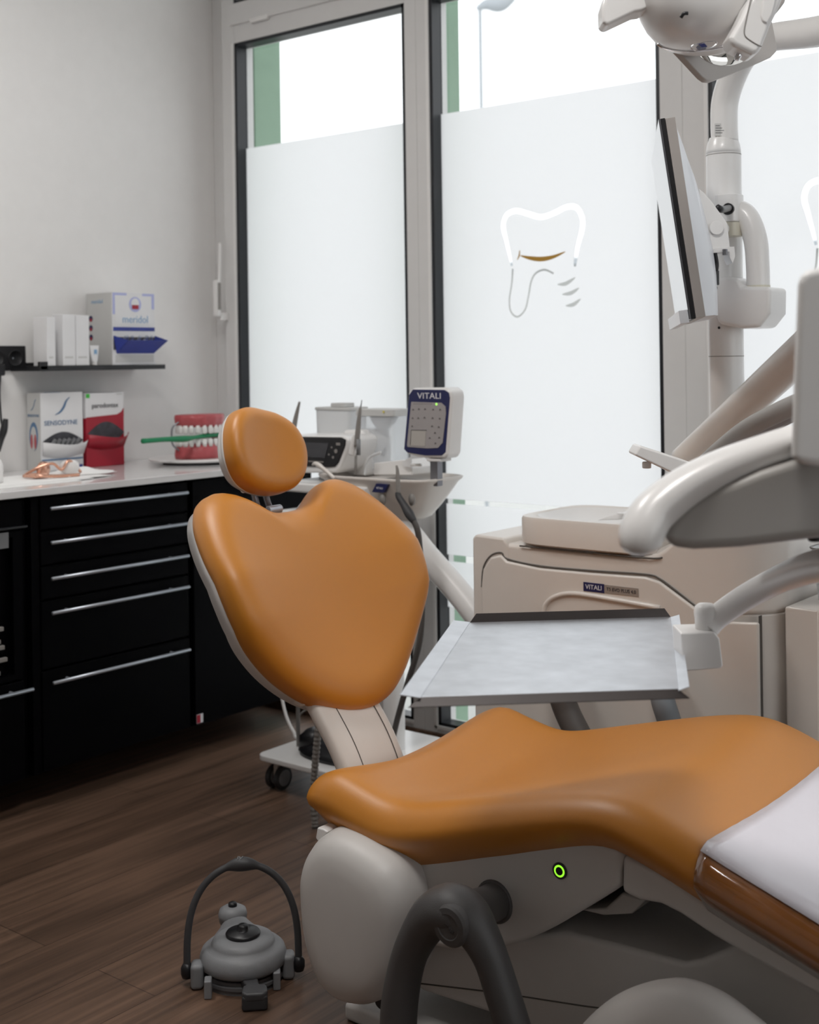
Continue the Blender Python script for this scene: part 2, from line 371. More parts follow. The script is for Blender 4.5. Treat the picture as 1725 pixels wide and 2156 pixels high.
# window wall: posts, rails and sill strip
bm = nb()
for (x0, x1) in ((WX, -3.515),): box(bm, x0, x1, WY+0.05, WY+0.12, 0.0, CEIL)
struct(obj('wall_far', bm, 'frame', bevel=0.003))
posts = [(-3.515, -3.450), (-2.639, -2.536), (-1.706, -1.556), (-0.72, -0.60), (0.25, 0.37), (1.2, 1.7)]
openings = [(-3.450, -2.639), (-2.536, -1.706), (-1.556, -0.72), (-0.60, 0.25), (0.37, 1.2)]
OB, OT = 0.068, 2.427
for i, (x0, x1) in enumerate(posts):
    o = st('trim_%d' % (i+1), x0, x1, WY, WY+0.10, 0.0, CEIL, 'frame', bevel=0.003)
    if x1-x0 > 0.09 and x0 < 0:      # fine vertical joints in the wide posts
        j = nb(); box(j, x0+(x1-x0)*0.47, x0+(x1-x0)*0.47+0.0015, WY-0.0006, WY+0.002, 0.0, CEIL)
        obj('joint', j, 'cardside', o)
n = len(posts)+1
for (x0, x1) in openings:
    st('trim_%d' % n, x0, x1, WY+0.0015, WY+0.10, 0.0, OB-0.012, 'frame', bevel=0.003); n += 1
    st('trim_%d' % n, x0, x1, WY+0.0015, WY+0.10, OT+0.012, 2.53, 'frame', bevel=0.003); n += 1
st('baseboard_far', WX, 1.7, WY-0.014, WY-0.0005, 0.0, 0.035, 'floor', bevel=0.002)
st('baseboard_left', WX, WX+0.012, -2.2, WY-0.02, 0.0, 0.05, 'floor', bevel=0.002)

FY = WY+0.046        # glass plane
def logo_loops(ox):
    """the tooth outline cut out of the film, traced on the film plane"""
    A = [(1078, 560), (1074, 540), (1066, 505), (1060, 476), (1067, 453), (1087, 444), (1112, 450), (1140, 457), (1168, 448), (1193, 436), (1214, 437), (1226, 458), (1226, 483), (1217, 518), (1212, 550), (1211, 561)]
    B = [(1080, 566), (1078, 596), (1073, 631), (1076, 656), (1090, 667), (1106, 652), (1113, 624), (1119, 592), (1129, 575), (1147, 568), (1166, 576)]
    sw = [[(1174, 599), (1192, 597), (1212, 584)], [(1184, 620), (1203, 617), (1220, 606)], [(1191, 644), (1208, 641), (1223, 629)]]
    def c2(pts, n=5):
        q = []
        for p in pts:
            w_ = at(p[0], p[1], Y=FY); q.append((w_.x-ox, w_.z))
        return cat(q, n)
    lp = []
    a = c2(A); wa = [0.0085 if 14 < i < len(a)-14 else 0.0035+0.005*min(i, len(a)-1-i)/14 for i in range(len(a))]
    lp.append(band(a, wa)); b = c2(B); lp.append(band(b, [0.003]*len(b)))
    for s in sw:
        q = c2(s, 6); lp.append(band(q, [0.0006+0.0055*math.sin(math.pi*i/(len(q)-1)) for i in range(len(q))]))
    sm = c2([(1096, 538), (1115, 543), (1140, 545.5), (1165, 541), (1191, 530)], 6)
    sml = band(sm, [0.0008+0.0065*math.sin(math.pi*i/(len(sm)-1)) for i in range(len(sm))])
    tk = c2([(1090, 547), (1094, 538), (1095, 527)], 3)
    tkl = band(tk, [0.001, 0.0015, 0.002, 0.0025, 0.002, 0.0015, 0.001][:len(tk)])
    return lp, [sml, tkl]
X2 = openings[1][0]
cuts, smile = logo_loops(X2)
for i, (x0, x1) in enumerate(openings):
    wn = empty('window_%d' % (i+1), (x0, WY, 0)); struct(wn)
    bm = nb()      # dark gasket lining the opening
    g = 0.012
    box(bm, x0, x0+g, WY+0.003, WY+0.055, OB-g, OT+g); box(bm, x1-g, x1, WY+0.003, WY+0.055, OB-g, OT+g)
    box(bm, x0, x1, WY+0.003, WY+0.055, OB-g, OB); box(bm, x0, x1, WY+0.003, WY+0.055, OT, OT+g)
    obj('gasket', bm, 'gasket', wn)
    bm = nb()      # bright metal edge at the left and bottom
    box(bm, x0-0.012, x0, WY-0.004, WY+0.004, OB-0.02, OT+g); box(bm, x0-0.012, x1, WY-0.004, WY+0.004, OB-0.022, OB-0.010)
    obj('glazing_bead', bm, 'white', wn, bevel=0.001)
    boxo('pane', x0+g, x1-g, FY+0.002, FY+0.005, OB, OT, 'glass', wn)
    W = x1-x0-0.02
    zs = [(0.440, 0.5905), (0.612, 0.780), (0.7955, 2.060 if i else 2.052)]
    for (z0, z1) in zs:
        loops = [[(0.010, z0), (0.010+W, z0), (0.010+W, z1), (0.010, z1)]]
        if z1 > 2 and i in (1, 2): loops += cuts
        f = poly_fill('frosted_film', loops, (x0, FY, 0), (1, 0, 0), (0, 0, 1), 'film', wn, 0.0006)
        f['label'] = 'frosted privacy film'
    if i in (1, 2):
        for s in smile: poly_fill('smile_mark', [s], (x0, FY-0.0012, 0), (1, 0, 0), (0, 0, 1), 'mustard', wn, 0.0006)
    # transom sash above
    boxo('transom_sash', x0-0.02, x1+0.02, WY-0.008, WY+0.09, 2.505, 2.585, 'frame', wn, bevel=0.003)
    boxo('transom_pane', x0, x1, FY, FY+0.004, 2.58, CEIL, 'glass', wn)
    bm = nb(); box(bm, x0, x0+g, WY+0.003, WY+0.055, 2.585, CEIL); box(bm, x0, x1, WY+0.003, WY+0.055, 2.585, 2.597); obj('transom_gasket', bm, 'gasket', wn)
    h = at(520, 47, Y=WY)
    boxo('hinge', x0+0.10, x0+0.19, WY-0.016, WY, 2.495, 2.513, 'white', wn, bevel=0.003)
    unparent_inv(wn)
# crank handle of the window lock beside the wall
cr = empty('window_crank', (-3.51, 3.27, 1.41), 'slim white crank handle hanging on the frame between wall and window', 'window crank')
tubeo('rod', [(-3.512, 3.275, 1.70), (-3.511, 3.27, 1.60), (-3.505, 3.262, 1.55)], 0.006, 'white', cr)
boxo('grip', -3.518, -3.494, 3.240, 3.262, 1.425, 1.56, 'white', cr, bevel=0.005)
boxo('bracket', -3.522, -3.496, 3.262, 3.30, 1.41, 1.44, 'white', cr, bevel=0.003)
boxo('slot', -3.4945, -3.4925, 3.244, 3.258, 1.45, 1.55, 'hose', cr)
unparent_inv(cr)

# ---------------- outside
o = boxo('paving', -30, 20, 3.5, 60, -0.25, -0.15, 'paving'); struct(o); o.name = 'ground'
o = boxo('green_wall', -3.80, -3.465, 3.42, 3.56, -0.15, 3.4, 'greenwall'); tag(o, 'green rendered outer pier seen at the left of the first window', 'wall'); o['kind'] = 'structure'
o = boxo('green_wall', -2.62, -2.56, 3.42, 3.50, -0.15, 3.4, 'greenwall'); tag(o, 'narrow green outer jamb left of the window with the tooth emblem', 'wall'); o['kind'] = 'structure'
lp = empty('street_lamp', (-6.93, 9.82, -0.15), 'thin pale street lamp standing outside beyond the upper clear glass', 'street lamp')
cylo('post', (-6.93, 9.82, -0.15), (-6.93, 9.82, 4.56), 0.018, 'lamppost', lp, seg=12)
tubeo('lamp_head', [(-6.95, 9.80, 4.56, 0.02), (-6.88, 9.86, 4.60, 0.05), (-6.78, 9.94, 4.60, 0.07), (-6.68, 10.02, 4.66, 0.03)], None, 'lamppost', lp)
unparent_inv(lp)
bd = empty('building', (-20, 30, 0), 'pale low building far outside behind the tooth emblem film', 'building')
boxo('facade_wall', -26, -9, 30, 34, -0.15, 3.8, 'facade', bd)
boxo('roof_edge', -26.2, -8.8, 29.8, 34.2, 3.8, 4.0, 'lamppost', bd)
unparent_inv(bd)

# ---------------- added ceiling lamps, out of view, that brighten the room
for k, (lx, ly) in enumerate(FILL_LAMPS[:2]):
    cl = empty('fill_lamp', (lx, ly, CEIL), ('unseen square ceiling lamp added to brighten the cabinet side' if k == 0 else 'unseen square ceiling lamp added to brighten the camera side'), 'ceiling lamp')
    bm = nb()
    for q in ((-.31, -.28, -.31, .31), (.28, .31, -.31, .31), (-.28, .28, -.31, -.28), (-.28, .28, .28, .31)): box(bm, lx+q[0], lx+q[1], ly+q[2], ly+q[3], CEIL-0.06, CEIL)
    obj('housing', bm, 'white', cl); boxo('diffuser', lx-.28, lx+.28, ly-.28, ly+.28, CEIL-0.03, CEIL-0.02, 'fillon', cl)
    unparent_inv(cl)

# ================================================================== CABINETS AND WORKTOP
CFX = -3.05          # front plane of the cabinets
def cabinet(name, y0, y1, label, z0=0.10):
    c = empty(name, (CFX-0.25, (y0+y1)/2, 0), label, 'cabinet')
    bm = nb(); box(bm, WX+0.003, CFX-0.02, y0+0.002, y1-0.002, z0, 0.886)
    obj('carcass', bm, 'cab', c, bevel=0.002)
    bm = nb(); box(bm, WX+0.02, CFX-0.40, y0+0.01, y1-0.01, 0.0, z0); obj('plinth', bm, 'cab', c)
    return c
def handle(parent, y0, y1, z):
    h = tubeo('handle', [(CFX+0.022, y0, z), (CFX+0.022, y1, z)], 0.0052, 'alu', parent, n=1, seg=12)
    for yy in (y0+0.06, y1-0.06): obj('handle_post', cyl(nb(), (CFX-0.001, yy, z), (CFX+0.022, yy, z), 0.004, seg=10), 'alu', h)
    return h
HZ = [0.848, 0.7515, 0.6505, 0.5535, 0.357]
dc = cabinet('drawer_cabinet', 2.115, 2.700, 'black lacquered cabinet with five long metal drawer handles')
tops = [0.882, 0.786, 0.686, 0.588, 0.392]; bots = tops[1:]+[0.105]
for z, t, b_ in zip(HZ, tops, bots):
    d = boxo('drawer', CFX-0.0195, CFX, 2.146, 2.690, b_+0.003, t-0.003, 'cab', dc, bevel=0.002)
    handle(d, 2.1665, 2.6735, z)
boxo('side_strip', CFX-0.0195, CFX-0.004, 2.117, 2.143, 0.105, 0.88, 'cab', dc)
unparent_inv(dc)
lc = cabinet('display_cabinet', 1.45, 2.112, 'black cabinet left of the drawers with a dark glass door and one low handle')
d = boxo('door', CFX-0.0195, CFX, 1.46, 2.085, 0.80, 0.880, 'cab', lc, bevel=0.002)
bm = nb()
box(bm, CFX-0.0195, CFX, 2.055, 2.085, 0.385, 0.795); box(bm, CFX-0.0195, CFX, 1.46, 1.50, 0.385, 0.795); box(bm, CFX-0.0195, CFX, 1.50, 2.055, 0.385, 0.40); box(bm, CFX-0.0195, CFX, 1.50, 2.055, 0.78, 0.795)
d = obj('glass_door', bm, 'cab', lc)
tubeo('rail', [(CFX+0.01, 1.5, 0.806), (CFX+0.01, 2.095, 0.806)], 0.004, 'black', d, n=1, seg=8)
boxo('price_tag', CFX-0.003, CFX+0.001, 1.98, 2.042, 0.752, 0.795, 'mgrey', d)
d = boxo('drawer', CFX-0.0195, CFX, 1.46, 2.085, 0.105, 0.378, 'cab', lc, bevel=0.002); handle(d, 1.55, 2.100, 0.354)
# pale tangle of connectors visible through the glass
bm = nb()
for k in range(9):
    y = 1.99+random.uniform(-0.02, 0.05); z = 0.41+0.017*k; box(bm, CFX-0.002, CFX+0.010, y-0.018, y+0.012, z, z+0.011, None)
obj('connector_strip', bm, 'hose', lc, bevel=0.001)
unparent_inv(lc)
rc = cabinet('corner_cabinet', 2.703, 3.27, 'tall plain black cabinet door between the drawers and the window wall')
boxo('door', CFX-0.0195, CFX, 2.712, 3.262, 0.105, 0.880, 'cab', rc, bevel=0.002)
unparent_inv(rc)
stk = boxo('sticker', CFX+0.0002, CFX+0.0012, 2.716, 2.742, 0.112, 0.140, 'lprint'); tag(stk, 'tiny red and white sticker low on the corner cabinet door', 'sticker')
boxo('red_mark', CFX+0.0013, CFX+0.0017, 2.716, 2.731, 0.113, 0.139, 'red', stk)
ct = boxo('worktop', WX+0.002, CFX+0.022, 1.2, 3.285, 0.8875, 0.908, 'counter', bevel=0.002); tag(ct, 'white glossy worktop running over the black cabinets', 'worktop')
CZ = 0.908

# ================================================================== WALL SHELF AND ITS BOXES
sy0, sy1 = 2.44, 2.955
sh = empty('wall_shelf', (WX, 2.7, 1.24), 'short black picture shelf on the white wall', 'shelf')
boxo('board', WX+0.001, -3.455, sy0, sy1, 1.234, 1.250, 'black', sh, bevel=0.001)
boxo('back_edge', WX+0.001, WX+0.006, sy0, sy1, 1.2505, 1.262, 'black', sh)
boxo('end_bracket', -3.468, -3.455, sy0-0.002, sy0+0.028, 1.238, 1.264, 'black', sh, bevel=0.001)
unparent_inv(sh)
SZ = 1.2505
def slim_box(x0, x1, y0, y1, z0, z1, lab, i):
    c = tag(boxo('product_box', x0, x1, y0, y1, z0, z1, 'card', bevel=0.0015), lab, 'box', 'slim white boxes on the wall shelf')
    boxo('print_line', x1+0.0001, x1+0.0006, y0+0.008, y1-0.010, z0+0.024, z0+0.030, 'cardside', c)
    return c
slim_box(-3.535, -3.462, 2.470, 2.503, SZ, 1.408, 'slim white box at the left end of the black shelf', 0)
slim_box(-3.520, -3.462, 2.531, 2.581, SZ, 1.418, 'slim white box second from the left on the black shelf, brightest front', 1)
slim_box(-3.535, -3.462, 2.5835, 2.636, SZ, 1.416, 'slim white box touching the mouthwash carton on the shelf', 2)
# large carton with a fold-out tray
def carton(name, x0, x1, y0, y1, z0, z1, label, side='cardside', ang=0.0, front='card'):
    root = empty(name, (x1, (y0+y1)/2, z0), label, 'box')
    bm = nb(); box(bm, x0, x1, y0, y1, z0, z1); obj('carton_body', bm, front, root, bevel=0.001)
    boxo('side_panel', x0+0.0005, x1-0.0005, y0-0.0008, y0-0.0002, z0+0.001, z1-0.001, side, root)
    return root
def quadp(name, pts, th, m, parent):       # thin panel from 4+ coplanar points with thickness vector th
    return prismo(name, pts, th, m, parent)
mX, y0, y1, z1 = -3.462, 2.731, 2.916, 1.497
mc = carton('dispenser_carton', -3.60, mX, y0, y1, SZ, z1, 'tall white and blue mouth care carton with blue fold-out tray on the shelf')
e = mX+0.0004
boxo('corner_print', e, e+0.0004, y0+0.003, y0+0.062, z1-0.075, z1-0.002, 'lilac', mc)
boxo('corner_print', e, e+0.0004, y1-0.055, y1-0.003, z1-0.055, z1-0.002, 'lilac', mc)
boxo('round_patch', e+0.0004, e+0.0007, y0+0.012, y1-0.015, z1-0.11, z1-0.010, 'card', mc)
bm = nb(); cyl(bm, (e+0.0007, y0+0.098, z1-0.040), (e+0.0014, y0+0.098, z1-0.040), 0.026, seg=24); lg = obj('tooth_print', bm, 'lilac', mc)
bm = nb(); cyl(bm, (e+0.0014, y0+0.098, z1-0.036), (e+0.0019, y0+0.098, z1-0.036), 0.017, seg=24); obj('print', bm, 'card', lg)
bm = nb(); box(bm, e+0.0020, e+0.0024, y0+0.084, y0+0.112, z1-0.056, z1-0.042); obj('print', bm, 'red', lg)
text('printed_name', 'meridol', 0.036, (e+0.001, (y0+y1)/2+0.006, z1-0.092), (0, 1, 0), (0, 0, 1), 'lblue', mc)
boxo('blue_stripe', e, e+0.0008, y0+0.004, y1-0.002, z1-0.131, z1-0.118, 'blue', mc)
# side print
text('side_text', 'meridol', 0.020, (-3.54, y0-0.0012, z1-0.030), (1, 0, 0), (0, 0, 1), 'lblue', mc)
for k in range(3):
    bm = nb(); cyl(bm, (-3.575, y0-0.0010, 1.410-0.032*k), (-3.575, y0-0.0016, 1.410-0.032*k), 0.010, seg=16); obj('side_print', bm, 'navy', mc)
    bm = nb(); cyl(bm, (-3.574, y0-0.0017, 1.405-0.032*k), (-3.574, y0-0.0021, 1.405-0.032*k), 0.006, seg=16); obj('side_print', bm, 'red', mc)
# fold-out tray
boxo('opening', e, e+0.0009, y0+0.004, y1-0.002, 1.302, 1.345, 'dark_in', mc)
ty0, ty1 = y0+0.004, y1-0.002; lx = mX+0.055
bm = nb()
prism(bm, [(mX+0.001, ty0+0.014, 1.290), (lx, ty0+0.020, 1.333), (lx, ty1+0.012, 1.333), (mX+0.001, ty1-0.006, 1.290)], (0.0012, 0, -0.001))
prism(bm, [(mX+0.001, ty0+0.012, 1.290), (lx, ty0+0.018, 1.333), (mX+0.001, ty0, 1.350)], (0, 0.001, 0))
prism(bm, [(mX+0.001, ty1-0.006, 1.290), (lx, ty1+0.012, 1.333), (mX+0.001, ty1, 1.350)], (0, 0.001, 0))
obj('fold_out_tray', bm, 'blue', mc)
bm = nb()
for k in range(7):
    y = ty0+0.03+0.02*k; cyl(bm, (mX+0.010, y, 1.318), (mX+0.034, y+random.uniform(-.02, .02), 1.347), 0.005, seg=8)
obj('sachets', bm, 'alu', mc)
boxo('lower_print', e, e+0.0006, y0+0.012, y1-0.008, SZ+0.008, SZ+0.034, 'cardside', mc)
unparent_inv(mc)
tb = empty('sample_tube', (-3.465, 2.664, SZ), 'tiny white toothpaste tube standing on its cap before the tall carton', 'tube')
bm = nb(); rings = [sell(-3.472, 2.664, SZ+0.012, 0.008, 0.011, 2), sell(-3.472, 2.664, SZ+0.035, 0.007, 0.015, 2), sell(-3.472, 2.664, SZ+0.066, 0.0015, 0.019, 3)]
rings_mesh(bm, rings); obj('tube_body', bm, 'card', tb, smooth=False)
cylo('cap', (-3.472, 2.664, SZ), (-3.472, 2.664, SZ+0.012), 0.0085, 'white', tb)
boxo('print_line', -3.4665, -3.4655, 2.658, 2.670, SZ+0.030, SZ+0.052, 'lblue', tb)
boxo('top_line', -3.4720, -3.4708, 2.650, 2.678, SZ+0.0595, SZ+0.0635, 'red', tb)
unparent_inv(tb)

# ================================================================== THINGS ON THE WORKTOP
def open_carton(name, A, B, dep, z1, label, low, up, zsplit, lipz):
    """A, B: left and right bottom corners of the front; built with a curved fold-out spout"""
    root = empty(name, A, label, 'box'); A = Vector(A); B = Vector(B)
    fx = (B-A).normalized(); nf = Vector((fx.y, -fx.x, 0)); W = (B-A).length; H = z1-A.z
    mx = Matrix((fx, -nf, Vector((0, 0, 1)))).transposed().to_4x4(); mx.translation = A      # local x along front, y into the box, z up
    bm = nb(); box(bm, 0, W, 0, dep, 0.0005, zsplit, mx); obj('carton_base', bm, low, root, bevel=0.001)
    bm = nb(); box(bm, 0, W, 0.0005, dep, zsplit, H, mx); obj('carton_body', bm, up, root, bevel=0.001)
    return root, mx, W, H
rt, mx, W, H = open_carton('dispenser_carton', (-3.512, 2.478, CZ), (-3.500, 2.6345, CZ), 0.085, 1.163, 'white toothpaste carton with blue lettering and open dark spout', 'card', 'card', 0.03, 0)
def lp3(mx, *p): return mx @ Vector(p)
boxo('side_panel', -0.0007, -0.0002, 0.001, 0.084, 0.001, H-0.001, 'cardside', rt, mx)
xa = mx.to_3x3() @ Vector((1, 0, 0)); up = Vector((0, 0, 1)); ya = mx.to_3x3() @ Vector((0, 1, 0))
text('printed_name', 'SENSODYNE', 0.0215, lp3(mx, W*0.47, -0.001, 0.155), xa, up, 'steelblue', rt, sxs=1.02)
sw = cat([(0.052, 0.182), (0.070, 0.190), (0.085, 0.207), (0.094, 0.226), (0.108, 0.239)], 6)
poly_fill('swoosh_print', [band(sw, [0.0003+0.0034*math.sin(math.pi*i/(len(sw)-1)) for i in range(len(sw))])], lp3(mx, 0, -0.001, 0), xa, up, 'steelblue', rt, 0.0006)
text('side_text', 'SENSODYNE', 0.0125, lp3(mx, -0.0012, 0.044, 0.180), -ya, up, 'steelblue', rt, sxs=1.0)
poly_fill('side_swoosh', [band([(x*0.55-0.045, z*0.62+0.085) for x, z in sw], 0.0014)], lp3(mx, -0.0012, 0.042, 0), -ya, up, 'steelblue', rt, 0.0006)
el = [(0.026*math.cos(a), 0.047*math.sin(a)) for a in [2*math.pi*k/36 for k in range(36)]]
so = poly_fill('side_emblem', [el], lp3(mx, -0.0012, 0.043, 0.112), -ya, up, 'steelblue', rt, 0.0006)
poly_fill('side_emblem_inner', [[(x*0.72, z*0.85-0.005) for x, z in el]], lp3(mx, -0.0017, 0.043, 0.110), -ya, up, 'cardside', so, 0.0006)
for sx in (-0.011, 0.011): poly_fill('side_emblem_gum', [[(x*0.28+sx, z*0.5-0.012) for x, z in el]], lp3(mx, -0.0021, 0.043, 0.108), -ya, up, 'gum', so, 0.0006)
def spout(rt, mx, W, zc, hh, lip, m_out, x0=0.012):
    """dark eye-shaped opening with a curved card lip folded outwards"""
    n = 24; top = []; bot = []; lipc = []
    for k in range(n+1):
        t = k/n; x = x0+(W-x0)*t; s = math.sin(math.pi*t)
        top.append((x, zc+hh*s*0.5)); bot.append((x, zc-hh*s*0.55)); lipc.append((x+0.018*t, lip*s**0.8))
    poly_fill('opening', [top+bot[::-1][1:-1]], lp3(mx, 0, -0.0012, 0), xa, up, 'dark_in', rt, 0.0006)
    bm = nb()
    for k in range(n):
        def q(i): return lp3(mx, lipc[i][0], -0.0015-lipc[i][1], zc-hh*math.sin(math.pi*i/n)*0.18-0.0)
        def r0(i): return lp3(mx, x0+(W-x0)*i/n, -0.0012, zc-0.045-0.010*math.sin(math.pi*i/n))
        a, b, c, d = q(k), q(k+1), r0(k+1), r0(k)
        va = [bm.verts.new(p) for p in (a, b, c, d)]; bm.faces.new(va)
    bmesh.ops.remove_doubles(bm, verts=bm.verts, dist=1e-5)
    o = obj('folded_lip', bm, m_out, rt, smooth=True); s = o.modifiers.new('th', 'SOLIDIFY'); s.thickness = 0.001
spout(rt, mx, W, 0.095, 0.060, 0.048, 'card', 0.004)
bm = nb()
for k in range(6): cyl(bm, lp3(mx, 0.03+0.018*k, -0.002, 0.075), lp3(mx, 0.045+0.018*k, -0.014, 0.102), 0.006, seg=8)
obj('sachets', bm, 'mgrey', rt)
boxo('blue_line', 0.002, W-0.002, -0.0009, -0.0002, 0.033, 0.038, 'steelblue', rt, mx)
boxo('blue_panel', W-0.045, W-0.003, -0.0009, -0.0002, 0.004, 0.014, 'blue', rt, mx)
boxo('top_flap_print', 0.03, 0.075, 0.002, 0.03, H, H+0.0008, 'steelblue', rt, mx)
unparent_inv(rt)
rt, mx, W, H = open_carton('dispenser_carton', (-3.497, 2.6445, CZ), (-3.497, 2.803, CZ), 0.10, 1.157, 'red and white toothpaste carton with open dark spout beside the blue lettered one', 'red', 'card', 0.165, 0)
xa = mx.to_3x3() @ Vector((1, 0, 0)); ya = mx.to_3x3() @ Vector((0, 1, 0))
text('printed_name', 'parodontax', 0.0235, lp3(mx, W*0.50, -0.001, 0.206), xa, up, 'dkprint', rt, sxs=1.0)
poly_fill('red_wave', [[(0.001, 0.164), (W-0.0005, 0.164), (W-0.0005, 0.196), (W-0.012, 0.182), (W-0.03, 0.174), (0.001, 0.168)]], lp3(mx, 0, -0.0006, 0), xa, up, 'red', rt, 0.0006)
spout(rt, mx, W, 0.112, 0.078, 0.060, 'red', 0.004)
boxo('green_corner', 0.001, 0.016, -0.0009, -0.0002, H-0.016, H-0.002, 'greencap', rt, mx)
boxo('small_print', W-0.030, W-0.008, -0.0009, -0.0002, H-0.008, H-0.004, 'cardside', rt, mx)
unparent_inv(rt)

# jaw model with green toothbrush on a round white plate
pc = Vector((-3.34, 3.01, CZ))
pl_ = empty('turntable_plate', pc, 'round white plate under the oversized jaw model', 'plate')
bm = nb(); lathe(bm, [(0, 0.002), (0.085, 0.002), (0.175, 0.010), (0.182, 0.015), (0.176, 0.018), (0.09, 0.0165), (0, 0.0165)], pc, 48); obj('plate_body', bm, 'white', pl_, smooth=True)
cylo('foot', pc+Vector((0, 0, 0.0002)), pc+Vector((0, 0, 0.0045)), 0.13, 'mgrey', pl_)
unparent_inv(pl_)
jm = empty('jaw_model', pc, 'oversized pink and white teaching model of two rows of teeth', 'teeth model')
jc = Vector((-3.325, 2.995, 0)); bz = CZ+0.017
def horseshoe(t, a=0.088, b=0.095): return Vector((jc.x+b*math.sin(t)*1.0, jc.y+a*math.cos(t)*1.0, 0))
def jaw(name, z0, z1, zt, parent):      # horseshoe-like gum block with its teeth
    bm = nb(); rings = []
    for f, z in ((1.0, z0), (1.03, z0+(z1-z0)*.25), (1.0, z0+(z1-z0)*.7), (0.93, z1)):
        rings.append([Vector((jc.x-0.01+0.083*f*math.cos(a)*(1 if math.cos(a) > 0 else 0.7)*(1+0.012*math.cos(14*a)), jc.y+0.092*f*math.sin(a)*(1+0.012*math.cos(14*a)), z)) for a in [2*math.pi*k/112 for k in range(112)]])
    rings_mesh(bm, rings); g = obj(name, bm, 'gum', parent, smooth=True)
    for k in range(14):
        a = -math.pi*0.56+math.pi*1.12*k/13; c = Vector((jc.x-0.01+0.076*math.cos(a)*(1 if math.cos(a) > 0 else .7), jc.y+0.086*math.sin(a), 0))
        wv = 0.0082 if abs(k-6.5) < 4 else 0.0105; s = 1 if zt > z1 else -1; L = abs(zt-z1)
        rz = Matrix.Translation(c) @ Matrix.Rotation(a, 4, 'Z')
        bm = nb(); rings_mesh(bm, [sell(0, 0, z1-0.006*s, 0.005, wv*0.8, 2.4, 16, rz), sell(0, 0, z1+s*L*0.3, 0.0065, wv, 2.6, 16, rz), sell(0, 0, z1+s*L*0.8, 0.005, wv*1.0, 2.6, 16, rz), sell(0, 0, z1+s*L, 0.002, wv*0.7, 2.6, 16, rz)])
        obj('tooth', bm, 'tooth', g, smooth=True)
jaw('lower_jaw', bz, bz+0.048, bz+0.068, jm)
jaw('upper_jaw', bz+0.150, bz+0.109, bz+0.086, jm)
tubeo('hinge_wire', [(-3.33, 2.905, bz+0.03), (-3.34, 2.885, bz+0.05), (-3.34, 2.880, bz+0.08), (-3.34, 2.885, bz+0.11), (-3.33, 2.905, bz+0.128)], 0.003, 'nickel', jm)
unparent_inv(jm)
tbh = empty('toothbrush', (-3.22, 2.8, bz+0.08), 'big green toothbrush held between the two jaws', 'toothbrush')
p0 = at(300, 932, X=-3.265); zz = bz+.0765; p0.z = zz
tubeo('brush_handle', [tuple(p0)+(0.0085,), (p0.x-0.002, p0.y+0.10, zz, 0.0085), (p0.x-0.004, p0.y+0.18, zz-0.003, 0.011), (p0.x-0.006, p0.y+0.235, zz-0.001, 0.007), (p0.x-0.008, p0.y+0.30, zz+0.003, 0.009), (p0.x-0.01, p0.y+0.40, zz+0.006, 0.010)], None, 'toothbrush', tbh)
boxo('bristles', p0.x-0.018, p0.x+0.004, p0.y+0.30, p0.y+0.39, zz+0.010, zz+0.030, 'tooth', tbh)
unparent_inv(tbh)

# tissues, paper, safety glasses, small cup
bm = nb()
for (x0, x1, y0, y1, z) in ((-3.44, -3.12, 1.85, 2.34, 0.0015), (-3.42, -3.14, 1.93, 2.40, 0.003), (-3.40, -3.16, 2.00, 2.48, 0.0045)): box(bm, x0, x1, y0, y1, CZ+z-0.0013, CZ+z)
pp = tag(obj('paper_towel', bm, 'paper'), 'flat stack of white paper towels at the left of the worktop', 'paper')
bm = nb(); G = 26
vs = [[None]*G for _ in range(G)]
for i in range(G):
    for j in range(G):
        a, b = i/(G-1)-.5, j/(G-1)-.5; r2 = (a*a+b*b)*4
        h = 0.022*max(0, 1-r2)*(0.55+0.45*math.sin(9*a+4*b)*math.cos(11*b-3*a))+0.001
        vs[i][j] = bm.verts.new((-3.30+a*0.16*(1+.15*math.sin(9*b)), 2.46+b*0.22*(1+.12*math.sin(11*a)), CZ+0.006+h))
for i in range(G-1):
    for j in range(G-1): bm.faces.new((vs[i][j], vs[i+1][j], vs[i+1][j+1], vs[i][j+1]))
o = obj('crumpled_tissue', bm, 'paper', smooth=True); m_ = o.modifiers.new('th', 'SOLIDIFY'); m_.thickness = 0.001; tag(o, 'crumpled white tissue lying on the paper towels', 'tissue')
sg = empty('safety_glasses', (-3.28, 2.35, CZ+0.005), 'rose-gold tinted loupe glasses lying on white paper', 'glasses')
gy = 2.31
def lens(name, c, r, m, tilt):
    mxx = Matrix.Translation(c) @ Euler((0, math.radians(90), tilt)).to_matrix().to_4x4()
    bm = nb(); rings_mesh(bm, [sell(0, 0, -0.004, r*0.75, r, 2.3, 24, mxx), sell(0, 0, 0.002, r*0.7, r*0.95, 2.3, 24, mxx), sell(0, 0, 0.008, r*0.45, r*0.65, 2.2, 24, mxx)])
    return obj(name, bm, m, sg, smooth=True)
lens('lens', (-3.29, gy+0.02, CZ+0.027), 0.034, 'gold', 0.4); lens('lens', (-3.25, gy+0.085, CZ+0.032), 0.030, 'white', -0.5)
tubeo('frame', [(-3.30, gy-0.045, CZ+0.012), (-3.28, gy-0.012, CZ+0.034), (-3.26, gy+0.03, CZ+0.046), (-3.25, gy+0.055, CZ+0.026), (-3.245, gy+0.08, CZ+0.052), (-3.25, gy+0.125, CZ+0.014)], 0.0045, 'gold', sg)
tubeo('temple', [(-3.30, gy-0.045, CZ+0.012), (-3.24, gy-0.035, CZ+0.014), (-3.22, gy+0.03, CZ+0.010), (-3.21, gy+0.09, CZ+0.010)], 0.005, 'gold', sg)
